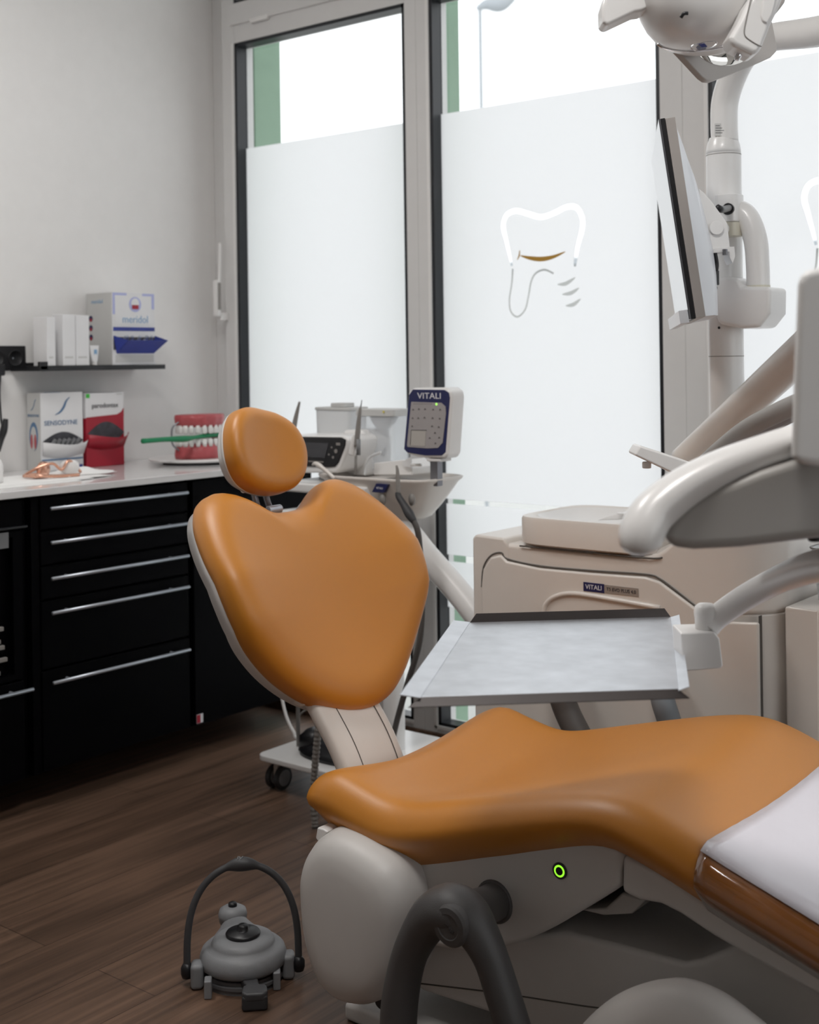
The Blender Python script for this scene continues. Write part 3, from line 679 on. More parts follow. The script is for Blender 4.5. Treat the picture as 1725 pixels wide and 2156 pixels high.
boxo('side_shield', -3.275, -3.235, gy-0.05, gy-0.002, CZ+0.008, CZ+0.022, 'gold', sg, bevel=0.006)
unparent_inv(sg)
bt = empty('spray_bottle', (-3.20, 2.02, CZ), 'white bottle at the left edge of the picture on the worktop', 'bottle')
bc = at(-2, 1000, X=-3.25); bm = nb(); lathe(bm, [(0, 0), (0.022, 0), (0.024, 0.01), (0.024, 0.05), (0.018, 0.065), (0.010, 0.072), (0, 0.072)], (bc.x, bc.y-0.014, CZ+0.006)); obj('bottle_body', bm, 'white', bt, smooth=True)
cylo('cap', (bc.x, bc.y-0.014, CZ+0.078), (bc.x, bc.y-0.014, CZ+0.095), 0.010, 'white', bt)
unparent_inv(bt)
# wall sockets and the plugged lead
sk = empty('wall_socket', (WX, 2.40, 1.27), 'black double wall socket left of the shelf', 'socket')
a = at(0, 728, X=WX+.012); b = at(56, 780, X=WX+.012)
boxo('cover_plate', WX+0.0005, WX+0.010, 2.28, b.y, b.z, a.z, 'black', sk, bevel=0.003)
for yy in (b.y-0.041, b.y-0.112):
    zc = (a.z+b.z)/2; bm = nb(); mm = Matrix.Translation((WX+0.0102, yy, zc)) @ Matrix.Rotation(math.pi/2, 4, 'Y')
    lathe(bm, [(0.027, 0), (0.028, 0.002), (0.024, 0.0022), (0.022, -0.006), (0, -0.006)], (0, 0, 0), 28, mm)
    so = obj('socket_well', bm, 'black', sk, smooth=True)
    bm = nb(); cyl(bm, (WX+0.004, yy-0.009, zc), (WX+0.0115, yy-0.009, zc), 0.0028, seg=10); obj('pin_hole', bm, 'alu', so)
unparent_inv(sk)
pg = empty('power_plug', (WX+0.03, 2.37, 1.25), 'black plug with lead hanging by the wall socket at the picture edge', 'plug')
q = at(0, 790, X=-3.58)
boxo('plug_body', WX+0.0135, WX+0.055, q.y-0.045, q.y+0.012, q.z-0.002, q.z+0.036, 'black', pg, bevel=0.006)
pts = [at(1, 785, X=-3.57), at(-1, 830, X=-3.56), at(2, 880, X=-3.55), at(4, 905, X=-3.54), at(-4, 950, X=-3.52)]
tubeo('lead', [tuple(p) for p in pts], 0.0035, 'black', pg)
pts = [at(12, 882, X=-3.53), at(8, 905, X=-3.53), at(2, 925, X=-3.53), at(-3, 950, X=-3.52)]
tubeo('strain_relief', [tuple(p)+(r,) for p, r in zip(pts, (0.008, 0.012, 0.010, 0.006))], None, 'black', pg)
unparent_inv(pg)

# ================================================================== DENTAL CHAIR
CYC = 2.06; YN, YF_ = 1.74, 2.38
ch = empty('dental_chair', (-1.3, CYC, 0), 'large reclining dental chair with orange upholstery and grey white shells', 'dental chair')
# --- seat: profile (X, z) of the upper side edge, a second one for the underside
prof = [(-1.70, .440), (-1.66, .462), (-1.61, .480), (-1.55, .467), (-1.48, .453), (-1.42, .459), (-1.31, .488), (-1.2, .518), (-1.10, .543), (-1.02, .555), (-.96, .547), (-.89, .523), (-.80, .490), (-.67, .444), (-.50, .378), (-.30, .295), (-.12, .220)]
und = [(-1.70, .385), (-1.66, .372), (-1.60, .350), (-1.47, .328), (-1.263, .391), (-1.15, .430), (-1.049, .460), (-.98, .452), (-.832, .402), (-.672, .350), (-.50, .290), (-.30, .205), (-.12, .132)]
def interp(tab, x):
    if x <= tab[0][0]: return tab[0][1]
    for (a, b), (c, d) in zip(tab, tab[1:]):
        if x <= c:
            return b+(d-b)*(x-a)/(c-a)
    return tab[-1][1]
pd, ud = cat(prof, 8), cat(und, 8)
def seat_half(X):          # half width along the seat
    return interp([(-1.690, .245), (-1.686, .272), (-1.678, .295), (-1.66, .310), (-1.62, .318), (-1.5, .320), (-.95, .322), (-.6, .318), (-.3, .290), (-.16, .25), (-.13, .21), (-.12, .15)], X)
bm = nb(); rings = []
Xs = [-1.690, -1.689, -1.687, -1.684, -1.679, -1.672, -1.662, -1.650, -1.635]+[-1.62+0.02*k for k in range(0, 74)]+[-.145, -.135, -.128, -.122, -.12]
NT = 40
for X in Xs:
    w_ = seat_half(X); zt = interp(pd, X); zb = interp(ud, X); d_ = min(.036, X+1.691); e1 = max(.1, math.sqrt(max(0, 1-((.036-d_)/.036)**2)))
    th = zt-zb; rs = 0.052*e1                          # width of the side rounding
    mid = (zt+zb)/2; dish = interp([(-1.690, .022), (-1.66, .030), (-1.5, .038), (-1.3, .030), (-1.1, .014), (-.9, .010), (-.6, .016), (-.12, .012)], X)
    ring = []
    # top from near side to far side, with rounded shoulders
    for k in range(NT+1):
        t = -1+2*k/NT; a = math.sin(t*math.pi/2)*w_ if abs(t) < 2 else 0
        d = w_-abs(a); sh_ = 1.0 if d > rs else math.sqrt(max(0, 1-((rs-d)/rs)**2))
        wing = dish*(1-min(1, abs(a)/(w_-.03)))**0.9 if dish else 0
        dd = dish*max(0, math.cos(min(1, abs(a)/(w_*0.86))*math.pi/2))**1.3
        z = mid+(zt-mid)*sh_*e1-dd*e1
        ring.append((X, CYC+a, z))
    for k in range(1, 14):
        t = 1-2*k/14; a = t*(w_); d = w_-abs(a); rr_ = 0.03; sh_ = 1.0 if d > rr_ else math.sqrt(max(0, 1-((rr_-d)/rr_)**2))
        ring.append((X, CYC+a, mid-(mid-zb)*sh_*e1))
    rings.append(ring)
SEATR = rings
rings_mesh(bm, rings)
seat = obj('seat_cushion', bm, 'leather', ch, smooth=True); seat.modifiers.new('s', 'SMOOTH').iterations = 2
# --- backrest
P0 = Vector((-1.79, CYC, .500)); Bv = Vector((-.21, 0, .42)).normalized(); Nv = Vector((Bv.z, 0, -Bv.x))
def bmap(a, b, n):
    return P0+Bv*b+Nv*n+Vector((0, a, 0))
half = [(0, .473), (.045, .476), (.085, .490), (.125, .515), (.165, .533), (.205, .536), (.245, .518), (.280, .478), (.305, .425), (.322, .36), (.324, .29), (.308, .215), (.266, .152), (.212, .095), (.148, .045), (.078, .012), (0, .0)]
full = sub_mirror(half); outl = [(p[0]*.945+.012, p[1]) for p in cat(full, 5, True)]
def bsurf(a, b):
    s = min(1.2, abs(a)/.30); wing = 0.062*s*s*min(1, max(0, (b+.02)/.25))
    return wing*(1 if b < .33 else max(.25, 1-(b-.33)/.25))+(-0.018 if b > .26 else .028)*((b-.26)/.26)**2-0.02
cushion('backrest_cushion', outl, (0, .27), bmap, 'leather', ch, r=.068, front=.052, back=.038, rb=.028, surf=bsurf)
def bmap2(a, b, n): return bmap(a*1.0, b, n)
sh_out = [(a*.985, .26+(b-.26)*0.95) for a, b in outl]
cushion('backrest_shell', sh_out, (0, .27), bmap2, 'white', ch, r=.02, front=.0, back=.035, rb=.10, surf=lambda a, b: bsurf(a, b)-.052, J=6)
# --- headrest
H0 = at(550, 951, Y=CYC); HB = Vector((-.30, 0, .95)).normalized(); HN = Vector((HB.z, 0, -HB.x)); HY = Vector((0, 1, 0))
hc_, hs_n = math.cos(math.radians(-13)), math.sin(math.radians(-13)); HB2 = HB*hc_-HY*hs_n; HY2 = HY*hc_+HB*hs_n      # turned a little on its bracket
hz = math.radians(-6)
def hmap(a, b, n): return H0+HB2*b+HN*n+HY2*a
hh = [(0, .101), (.045, .097), (.084, .077), (.108, .042), (.116, 0), (.108, -.044), (.082, -.078), (.042, -.095), (0, -.099)]
ho = [p[:2] for p in cat(sub_mirror(hh), 6, True)]
def hsurf(a, b): return 1.9*a*a-0.004+0.4*b*b
cushion('headrest_cushion', ho, (0, 0), hmap, 'leather', ch, r=.034, front=.034, back=.028, rb=.014, surf=hsurf, J=10)
cushion('headrest_shell', [(a*.985, b*.985) for a, b in ho], (0, 0), hmap, 'white', ch, r=.01, front=0, back=.038, rb=.05, surf=lambda a, b: hsurf(a, b)-.027, J=5)
# bracket of the headrest
br = empty('headrest_bracket', bmap(0, .47, -.03)); br.parent = ch
b0 = H0+HB*(-.085)+HN*(-.035); b1 = bmap(0, .455, -.05)
for dy in (-.018, .018):
    p = [b0+HY*dy, (b0+b1)/2+HY*dy+Vector((-.012, 0, 0)), b1+HY*dy]
    tubeo('rod', [tuple(q) for q in p], .0075, 'nickel', br)
cylo('pivot', b1+HY*(-.034)+HN*.012, b1+HY*.034+HN*.012, .014, 'alu', br)
cylo('knuckle', (b0+b1)/2+HY*(-.005)+Vector((.006, 0, -.005)), (b0+b1)/2+HY*.035+Vector((.006, 0, -.005)), .010, 'alu', br)
cylo('pin', b0+HY*(-.05)+HB*.01, b0+HY*.01+HB*.01, .009, 'white', br)
# --- neck linking seat and backrest
path = cat([(-1.66, .16, .30), (-1.69, .27, .30), (-1.715, .36, .3), (-1.755, .445, .3), (-1.82, .53, .3), (-1.90, .63, .3)], 6)
bm = nb(); rings = []; ngroove = []
for i, p in enumerate(path):
    a = path[max(i-1, 0)]; b = path[min(i+1, len(path)-1)]; t = Vector((b[0]-a[0], 0, b[1]-a[1])).normalized(); nn = Vector((t.z, 0, -t.x))
    c = Vector((p[0], CYC-.035, p[1])); ring = []
    for k in range(32):
        an = 2*math.pi*k/32; cc, ss = math.cos(an), math.sin(an)
        ring.append(c+nn*(.024*abs(cc)**(2/3.5)*(1 if cc > 0 else -1))+Vector((0, .092*abs(ss)**(2/3.5)*(1 if ss > 0 else -1), 0)))
    rings.append(ring)
    ngroove.append((c+nn*.0243, nn))
rings_mesh(bm, rings); nk = obj('neck_link', bm, 'cream', ch, smooth=True)
for dy in (-.048, .058):
    tubeo('groove', [tuple(c+Vector((0, dy, 0))-nn*.0006) for c, nn in ngroove], .0011, 'seam', nk, n=1, seg=6)
lk = at(640, 1478, Y=CYC-.13)
cylo('link_cap', lk+Vector((-.01, -.01, .02)), lk+Vector((-.01, .10, .02)), .030, 'cream', ch, bevel=.008)
# --- side shell under the seat
YS = 1.785
def poly_at(pts, Y): return [tuple(at(x, y, Y=Y)) for x, y in pts]
def rounded(pts, n=5, closed=True): return cat([tuple(p) for p in pts], n, closed)
pts = [(826, 1800), (900, 1796), (1000, 1790), (1120, 1776), (1230, 1768), (1285, 1778), (1312, 1800), (1306, 1835), (1302, 1868), (1268, 1893), (1215, 1925), (1150, 1962), (1085, 1988), (1000, 2003), (925, 1998), (872, 1975), (850, 1900)]
sp = rounded(poly_at(pts, YS), 4)
ss = prismo('side_shell', sp, (0, 2*(CYC-YS), 0), 'shell', ch, bevel=.022, seg=5, ang=50)
# rear end cover: egg shaped
YB = 1.70
pts = [(652, 1815), (650, 1870), (657, 1950), (672, 2015), (695, 2070), (730, 2103), (775, 2113), (815, 2098), (845, 2050), (864, 1985), (871, 1915), (862, 1860), (838, 1812), (795, 1778), (745, 1752), (705, 1745), (672, 1770)]
ep = [Vector(p) for p in rounded(poly_at(pts, YB+.04), 4)]; ec = sum(ep, Vector())/len(ep)
bm = nb(); rings = []
for dy, f in ((-.052, .25), (-.051, .55), (-.048, .74), (-.040, .86), (-.028, .93), (-.012, .98), (.01, 1.0), (.05, 1.0), (.62, 1.0), (.65, .96)):
    rings.append([ec+(p-ec)*f+Vector((0, dy, 0)) for p in ep])
rings_mesh(bm, rings); obj('rear_cover', bm, 'shell', ch, smooth=True)
lt = [at(x, y, Y=1.74) for x, y in [(668, 1742), (682, 1746), (690, 1752), (672, 1775), (664, 1765)]]
prismo('latch', [tuple(p) for p in lt], (0, .08, 0), 'white', ch, bevel=.003)
ft = at(800, 2103, Y=1.78); cylo('lever_foot', ft+Vector((0, 0, -.012)), ft+Vector((0, .03, .0)), .012, 'rubber', ch)
# leg shell
up_ = [(1310, 1800), (1400, 1842), (1500, 1912), (1600, 1975), (1725, 2052), (1850, 2130)]; dn_ = [(1850, 2185), (1725, 2098), (1600, 2030), (1500, 1972), (1430, 1925), (1390, 1905), (1345, 1897), (1308, 1880)]
lg = prismo('leg_shell', [tuple(at(x, y, Y=YS)) for x, y in up_+dn_], (0, 2*(CYC-YS)-.02, 0), 'shell', ch, bevel=.010, seg=4, ang=50)
# undercarriage: hinge block, scissor arm and floor base
blk = [(1215, 1915), (1275, 1912), (1310, 1880), (1360, 1895), (1330, 1925), (1270, 1928)]
prismo('hinge_block', [tuple(at(x, y, Y=1.86)) for x, y in blk], (0, .3, 0), 'shell', ch, bevel=.004)
bp = [tuple(at(x, y, Y=1.83)) for x, y in [(868, 1985), (1010, 1985), (1190, 1962), (1330, 1998), (1440, 2027), (1475, 2020), (1560, 1985), (1900, 2200), (1900, 2420), (880, 2085)]]
bs = prismo('lift_arm', bp, (0, .44, 0), 'shell', ch, bevel=.010, seg=3)
tubeo('arm_seam', [tuple(at(x, y, Y=1.83)+Vector((0, -.0003, 0))) for x, y in [(880, 2070), (1050, 2090), (1230, 2118), (1400, 2140)]], .0014, 'seam', bs, n=1, seg=6)
# plate on the floor
bm = nb(); box(bm, -1.62, -.35, 1.80, 2.34, 0.0, .035); obj('floor_plate', bm, 'shell', ch, bevel=.01)
mo = [at(x, y, Y=1.66) for x, y in [(1100, 2330), (1160, 2240), (1215, 2165), (1275, 2112), (1340, 2082), (1410, 2072), (1490, 2100), (1560, 2150), (1640, 2220), (1700, 2300)]]
mo = [Vector(p) for p in cat([tuple(p) for p in mo], 4)]; mc_ = Vector(((mo[0].x+mo[-1].x)/2, mo[0].y, mo[0].z-.1)); mo = mo+[Vector((mo[-1].x, mo[-1].y, .002)), Vector((mo[0].x, mo[0].y, .002))]
bm = nb(); rings = []
for dy, f in ((-.03, .80), (-.022, .88), (-.008, .96), (.02, 1.0), (.05, .97), (.11, .80), (.12, .6)):
    rings.append([Vector((mc_.x+(p.x-mc_.x)*f, p.y+dy, .002+(p.z-.002)*f)) for p in mo])
rings_mesh(bm, rings); obj('motor_cover', bm, 'shell', ch, smooth=True)
# power button
bc = at(1180, 1833, Y=YS); byp = Matrix.Translation(bc) @ Matrix.Rotation(math.radians(90), 4, 'X')
def ringobj(name, prof, m, par, org=bc, rot=byp, seg=36):
    bm = nb(); lathe(bm, prof, (0, 0, 0), seg, rot); return obj(name, bm, m, par, smooth=True)
pb = ringobj('power_button', [(0, 0), (.0135, 0), (.0135, .0025), (.0125, .0035), (.0105, .0035), (.0095, .0022), (0, .0022)], 'rubber', ch)
ringobj('light_ring', [(.0070, .0023), (.0070, .0034), (.0098, .0034), (.0098, .0023)], 'led', pb)
ringobj('button_cap', [(0, .0023), (.0068, .0023), (.0068, .0036), (.0060, .0040), (0, .0040)], 'black', pb)
# armrest loop folded down at the side
ar = empty('armrest', at(1040, 1900, Y=1.7)); ar.parent = ch
hc = at(1042, 1898, Y=YS)
cylo('hub_collar', hc+Vector((0, -.006, 0)), hc+Vector((0, .02, 0)), .037, 'dgrey', ar, bevel=.004)
h1 = at(975, 1925, Y=1.64)
tubeo('hub_arm', [tuple(hc)+(.032,), tuple(hc*0.7+h1*0.3)+(.030,), tuple(hc*0.35+h1*0.65)+(.031,), tuple(h1)+(.030,)], None, 'dgrey', ar)
YA = 1.61
lpts = [(835, 2300, .029), (838, 2200, .029), (842, 2110, .029), (857, 2030, .028), (879, 1975, .030), (912, 1928, .035), (948, 1914, .039), (983, 1930, .036), (1010, 1968, .030), (1035, 2020, .026), (1058, 2090, .026), (1080, 2160, .026), (1100, 2230, .026), (1112, 2300, .026)]
LP = [tuple(at(x, y, Y=YA))+(r,) for x, y, r in lpts]
tubeo('loop', LP, None, 'dgrey', ar, seg=20, sx=1.15)
bc2 = at(948, 1950, Y=YA-.036); rot2 = Matrix.Translation(bc2) @ Matrix.Rotation(math.radians(90), 4, 'X')
ringobj('hub_disc', [(0, -.035), (.030, -.035), (.0335, -.010), (.0325, .001), (.029, .0050), (.0200, .0065), (.0185, .0052), (0, .0052)], 'dgrey', ar, rot=rot2).modifiers.new('e', 'EDGE_SPLIT').split_angle = .6
text('embossed_mark', 'VITALI', .0082, bc2+Vector((0, -.0063, 0)), (math.cos(.55), 0, -math.sin(.55)), (math.sin(.55), 0, math.cos(.55)), 'dgrey', ar, .0016)
for (x, y) in ((972, 1892), (985, 1884)):
    q = at(x, y, Y=YA+.005); cylo('screw_hole', q+Vector((0, 0, -.004)), q+Vector((0.0, -.004, .0035)), .0042, 'black', ar, bevel=0)
unparent_inv(ch); unparent_inv(ar); unparent_inv(br)

# --- protective vinyl sheet over the leg end
fc = empty('protective_cover', (-.6, CYC, .5), 'clear glossy vinyl cover with white top wrapped over the leg end of the orange chair', 'cover')
def sheet_on_seat(name, x_from, k0, k1, off, m, par, wob=0.0):
    bm = nb(); rows = []
    for X, rg in zip(Xs, SEATR):
        if X < x_from-1e-6: continue
        n = len(rg); row = []
        for k in range(k0, k1+1):
            p = Vector(rg[k % n]); q0 = Vector(rg[(k-1) % n]); q1 = Vector(rg[(k+1) % n]); t = q1-q0; nn = Vector((0, -t.z, t.y)).normalized()
            o_ = off+wob*(math.sin(23*X+1.7*k)*math.sin(.9*k+9*X)+.6*math.sin(60*X+.8*k))
            row.append(bm.verts.new(p+nn*o_))
        rows.append(row)
    for A, B in zip(rows, rows[1:]):
        for k in range(len(A)-1): bm.faces.new((A[k], A[k+1], B[k+1], B[k]))
    o = obj(name, bm, m, par, smooth=True); sdf = o.modifiers.new('th', 'SOLIDIFY'); sdf.thickness = .0006; sdf.offset = 1
    return o
sheet_on_seat('white_top', -.865, 5, NT-5, .0035, 'vinylwhite', fc, .0006)
sheet_on_seat('clear_wrap', -.87, -9, NT+9, .0015, 'wrap', fc, .0003)
unparent_inv(fc)

# ================================================================== DENTAL UNIT (cream cabinet with bowl and column)
YU = 2.60; YUB = 3.02
du = empty('dental_unit', (-1.5, 2.8, 0), 'large cream treatment unit with spittoon bowl and tall white column behind the chair', 'dental unit')
def U(pts, Y=YU): return [tuple(at(x, y, Y=Y)) for x, y in pts]
xl = at(995, 1200, Y=YU).x; xr = -1.098; xs = -1.19
def plan_prism(name, plan, z0, ztop, m, parent, **k):      # ztop: number or function of X
    zt = ztop if callable(ztop) else (lambda x: ztop)
    bm = nb(); a = [bm.verts.new((x, y, z0)) for x, y in plan]; b = [bm.verts.new((x, y, zt(x))) for x, y in plan]; n = len(plan)
    bm.faces.new(a[::-1]); bm.faces.new(b)
    for i in range(n): bm.faces.new((a[i], a[(i+1) % n], b[(i+1) % n], b[i]))
    return obj(name, bm, m, parent, **k)
def arc(cx, cy, r, a0, a1, n=8): return [(cx+r*math.cos(math.radians(a0+(a1-a0)*k/n)), cy+r*math.sin(math.radians(a0+(a1-a0)*k/n))) for k in range(n+1)]
# lower body, right end rounded in plan
plan = [(xl+.012, YU+.012)]+arc(xr-.10, YU+.11, .10, -90, 0, 8)+[(xr, YUB), (xl+.012, YUB)]
plan_prism('lower_body', plan, .02, .690, 'cream', du, bevel=.006)
# left wing: slim upright block that rises to the tray line
p = U([(998, 1125), (1012, 1124), (1060, 1133), (1066, 1145), (1075, 1300)])
lw = [(xl, .02), (xl, p[0][2]-.010), (xl+.010, p[0][2]), (p[2][0], p[2][2]), (p[3][0]+.01, p[3][2]-.01), (p[3][0]+.01, .02)]
prismo('left_wing', [(x, YU, z) for x, z in lw], (0, YUB-YU, 0), 'cream', du, bevel=.008, seg=4)
# upper deck with sloping shoulder, higher on the right
dk = U([(1062, 1145), (1075, 1148), (1385, 1183)])
zt_ = lambda x: interp([(xl, .80), (-1.77, .796), (-1.39, .790), (-1.33, .83), (-1.27, .90), (-1.2, .93), (-1.09, .93)], x)
planx = [xl+.05+(xr-.10-xl-.05)*k/26 for k in range(27)]
bm = nb(); fr_ = []; bk_ = []; fl_ = []; bl_ = []
pl2 = [(x, YU+.002) for x in planx]+arc(xr-.10, YU+.102, .10, -90, 0, 8)[1:]
pl2 = pl2+[(xr, YUB-.03)]+[(x, YUB-.03) for x in planx[::-1]]
plan_prism('upper_deck', pl2, .688, zt_, 'cream', du, bevel=.012, seg=4, ang=50)
# raised front panel below the curved seam
fp = [(1018, 1300), (1016, 1240), (1020, 1198), (1036, 1173), (1058, 1168), (1070, 1181), (1140, 1196), (1250, 1206), (1362, 1214), (1392, 1224), (1430, 1252), (1478, 1288), (1530, 1308), (1600, 1310)]
q = [Vector(v) for v in U(fp)]
poly = [(v.x, YU-.008, v.z) for v in q]+[(q[-1].x, YU-.008, .03), (q[0].x, YU-.008, .03)]
prismo('front_panel', poly, (0, .012, 0), 'cream', du, bevel=.007, seg=4)
tubeo('panel_seam', [(v.x-.0015, YU-.0006, v.z+.0045) for v in q[1:-1]], .0022, 'seam', du, n=4, seg=8)
# recessed grip below the badge
gp = [(1145, 1292), (1150, 1272), (1170, 1256), (1210, 1250), (1290, 1262), (1390, 1280)]
gq = [Vector(v) for v in U(gp, YU-.009)]
bm = nb(); tube(bm, [tuple(v) for v in [Vector(c) for c in cat([tuple(v) for v in gq], 5)]], .006, 10); o = obj('grip_relief', bm, 'cream', du, smooth=True)
# vertical door joint lines of the lower right
for xx, nm in ((1604, 'door_seam'),):
    a = at(xx, 1300, Y=YU+.02); boxo(nm, a.x-.001, a.x+.001, YU+.006, YU+.02, .03, .69, 'seam', du)
hs = [at(1560, 1309, Y=YU), at(1604, 1304, Y=YU+.03)]
# spittoon tub
bx0, bx1 = at(1075, 1120, Y=YU-.012).x, at(1384, 1160, Y=YU-.012).x
bz0, bz1 = .7985, .866
bcx, bcy = (bx0+bx1)/2, YU+.15; brx, bry = (bx1-bx0)/2, .162
bm = nb()
def rr(f, z, e=5.5): return sell(bcx, bcy, z, brx*f if f <= 1 else brx, bry*f, e, 56)
rings = [rr(.97, bz0), rr(1.0, bz0+.004), rr(1.0, bz1-.006), rr(.985, bz1), sell(bcx, bcy, bz1+.001, brx*.94, bry*.90, 4, 56), sell(bcx, bcy, bz1-.006, brx*.91, bry*.85, 3.2, 56), sell(bcx, bcy, bz1-.040, brx*.75, bry*.66, 2.6, 56), sell(bcx, bcy, bz1-.052, brx*.35, bry*.3, 2, 56), sell(bcx, bcy, bz1-.054, brx*.05, bry*.05, 2, 56)]
rings_mesh(bm, rings); bo = obj('spittoon_tub', bm, 'cream', du, smooth=True)
bo.modifiers.new('e', 'EDGE_SPLIT').split_angle = math.radians(50)
bm = nb(); rings = [sell(bcx, bcy, bz1-.002, brx*.92, bry*.86, 3.2, 56), sell(bcx, bcy, bz1-.032, brx*.77, bry*.68, 2.6, 56), sell(bcx, bcy, bz1-.045, brx*.36, bry*.31, 2, 56), sell(bcx, bcy, bz1-.047, brx*.06, bry*.06, 2, 56)]
rings_mesh(bm, rings, False, True); o = obj('bowl_liner', bm, 'white', bo, smooth=True)
tubeo('tub_shadow_gap', [(bx0+.02, YU-.002, bz0-.0045), (bcx, YU-.0035, bz0-.0045), (bx1-.015, YU-.002, bz0-.0045), (bx1+.002, YU+.01, bz0+.004)], .0022, 'seam', bo, n=5, seg=8)
fa = at(1262, 1093, Y=2.72)
prismo('bowl_rinser', [tuple(at(x, y, Y=2.70)) for x, y in [(1255, 1096), (1275, 1087), (1300, 1081), (1340, 1078), (1345, 1090), (1300, 1095)]], (0, .05, 0), 'white', du, bevel=.004)
cylo('rinser_cap', at(1306, 1083, Y=2.69), at(1306, 1079, Y=2.69), .008, 'white', du)
# badge
la, lb = at(1229, 1234, Y=YU-.0085), at(1345, 1246, Y=YU-.0085)
tz = at(1229, 1225, Y=YU-.0085).z; tz2 = at(1229, 1244, Y=YU-.0085).z; mxx = at(1273, 1236, Y=YU-.0085).x
bd_ = empty('badge', (la.x, YU, la.z)); bd_.parent = du
boxo('badge_blue', la.x, mxx, YU-.0095, YU-.0083, tz2, tz, 'navy', bd_, bevel=.0005)
boxo('badge_silver', mxx, lb.x, YU-.0095, YU-.0083, tz2+.001, tz-.001, 'silver', bd_, bevel=.0005)
text('badge_text', 'VITALI', .0155, ((la.x+mxx)/2, YU-.0100, (tz+tz2)/2), (1, 0, 0), (0, 0, 1), 'lprint', bd_)
text('badge_text', 'T5 EVO PLUS 4.0', .0115, ((mxx+lb.x)/2, YU-.0100, (tz+tz2)/2), (1, 0, 0), (0, 0, 1), 'dkprint', bd_, sxs=.92)
# right-hand cabinet section and holders
rx0, rx1 = -1.088, -.985
plan_prism('side_section', [(rx0, YU+.05), (rx1-.03, YU+.05)]+arc(rx1-.03, YU+.08, .03, -90, 0, 5)+[(rx1, YUB), (rx0, YUB)], .02, .708, 'cream', du, bevel=.006)
plan_prism('side_strip', arc(rx1+.002, YU+.10, .012, -90, 0, 4)+[(rx1+.06, YUB), (rx1+.002, YUB)], .02, .74, 'white', du, bevel=.004)
hz0 = .712
for i, (x0, y0, w_, h_) in enumerate(((-1.055, YU+.13, .085, .115), (-.965, YU+.09, .05, .13))):
    bm = nb(); r0 = [sell(x0+.03, y0+.04, hz0, .028, .035, 3, 24), sell(x0+.03, y0+.04, hz0+h_, w_*.5, .05, 3, 24), sell(x0+.03, y0+.04, hz0+h_, w_*.5-.004, .046, 3, 24), sell(x0+.03, y0+.04, hz0+.004, .024, .031, 3, 24)]
    rings_mesh(bm, r0); obj('instrument_cup', bm, 'clearplastic', du, smooth=True)
    tubeo('cup_rim', [tuple(v) for v in sell(x0+.03, y0+.04, hz0+h_, w_*.5, .05, 3, 24)], .002, 'hose', du, n=1, closed=True, seg=6)
# column
PX, PY, PR = -1.283, 2.80, .0405
cylo('column', (PX, PY, .60), (PX, PY, at(1530, 313, Y=PY).z), PR, 'white', du, seg=48, bevel=.012)
zsm = at(1530, 313, Y=PY).z; zn = at(1530, 292, Y=PY).z
bm = nb(); lathe(bm, [(PR, zsm-.012), (PR*.985, zsm-.002), (PR*.93, zsm+.010), (PR*.82, zsm+.022), (PR*.79, zsm+.026)], (PX, PY, 0), 40); obj('column_shoulder', bm, 'white', du, smooth=True)
nkp = [(1527, 300, .0315, 2.80), (1525, 260, .0315, 2.80), (1527, 215, .0315, 2.80), (1540, 170, .0315, 2.79), (1562, 125, .0310, 2.77), (1590, 90, .0310, 2.75), (1630, 78, .031, 2.72), (1725, 66, .033, 2.66), (1850, 38, .034, 2.58)]
tubeo('lamp_arm', [tuple(at(x, y, Y=Y_))+(r_,) for x, y, r_, Y_ in nkp], None, 'white', du, seg=24)
rg = at(1530, 750, Y=PY-.03).z
for zz, nm in ((rg, 'column_joint'), (at(1530, 322, Y=PY-.03).z, 'column_joint')):
    bm = nb(); lathe(bm, [(PR-.002, zz-.0009), (PR+.0003, zz-.0009), (PR+.0003, zz+.0009), (PR-.002, zz+.0009)], (PX, PY, 0), 40); obj(nm, bm, 'hose', du, smooth=True)
# rating plate on the neck and screws
lb_ = [at(x, y, Y=PY-.031) for x, y in [(1503, 258), (1533, 258), (1533, 293), (1503, 293)]]
pc_ = Vector((PX, PY, 0))
def on_col(px, y, r, dr=.0004):
    d = ray(px, y); A = d[0]**2+d[1]**2; B = -2*(d[0]*PX+d[1]*PY); C_ = PX*PX+PY*PY-(r+dr)**2; s_ = (-B-math.sqrt(max(0, B*B-4*A*C_)))/(2*A)
    return Vector((s_*d[0], s_*d[1], CAMH+s_*d[2]))
bm = nb(); g1 = [[bm.verts.new(on_col(1505+5*k, y, .0315, .0006)) for k in range(6)] for y in (260, 292)]
for k in range(5): bm.faces.new((g1[0][k], g1[0][k+1], g1[1][k+1], g1[1][k]))
rp = obj('rating_plate', bm, 'cardside', du)
for k, (yy, wd) in enumerate(((264, 9), (269, 14), (274, 18), (279, 20), (286, 24))):
    bm = nb(); g1 = [[bm.verts.new(on_col(1507+wd*k2/3, y, .0315, .0011)) for k2 in range(4)] for y in (yy, yy+(1.3 if yy < 283 else 4))]
    for k2 in range(3): bm.faces.new((g1[0][k2], g1[0][k2+1], g1[1][k2+1], g1[1][k2]))
    obj('plate_print', bm, 'hose' if k == 4 else 'dkprint', rp)
for (x, y, r0) in ((1545, 271, .0315), (1515, 690, PR)):
    p = on_col(x, y, r0, -.001); d = (p-Vector((PX, PY, p.z))).normalized(); cylo('screw', p, p+d*.002, .0032, 'black', du, bevel=0, seg=12)
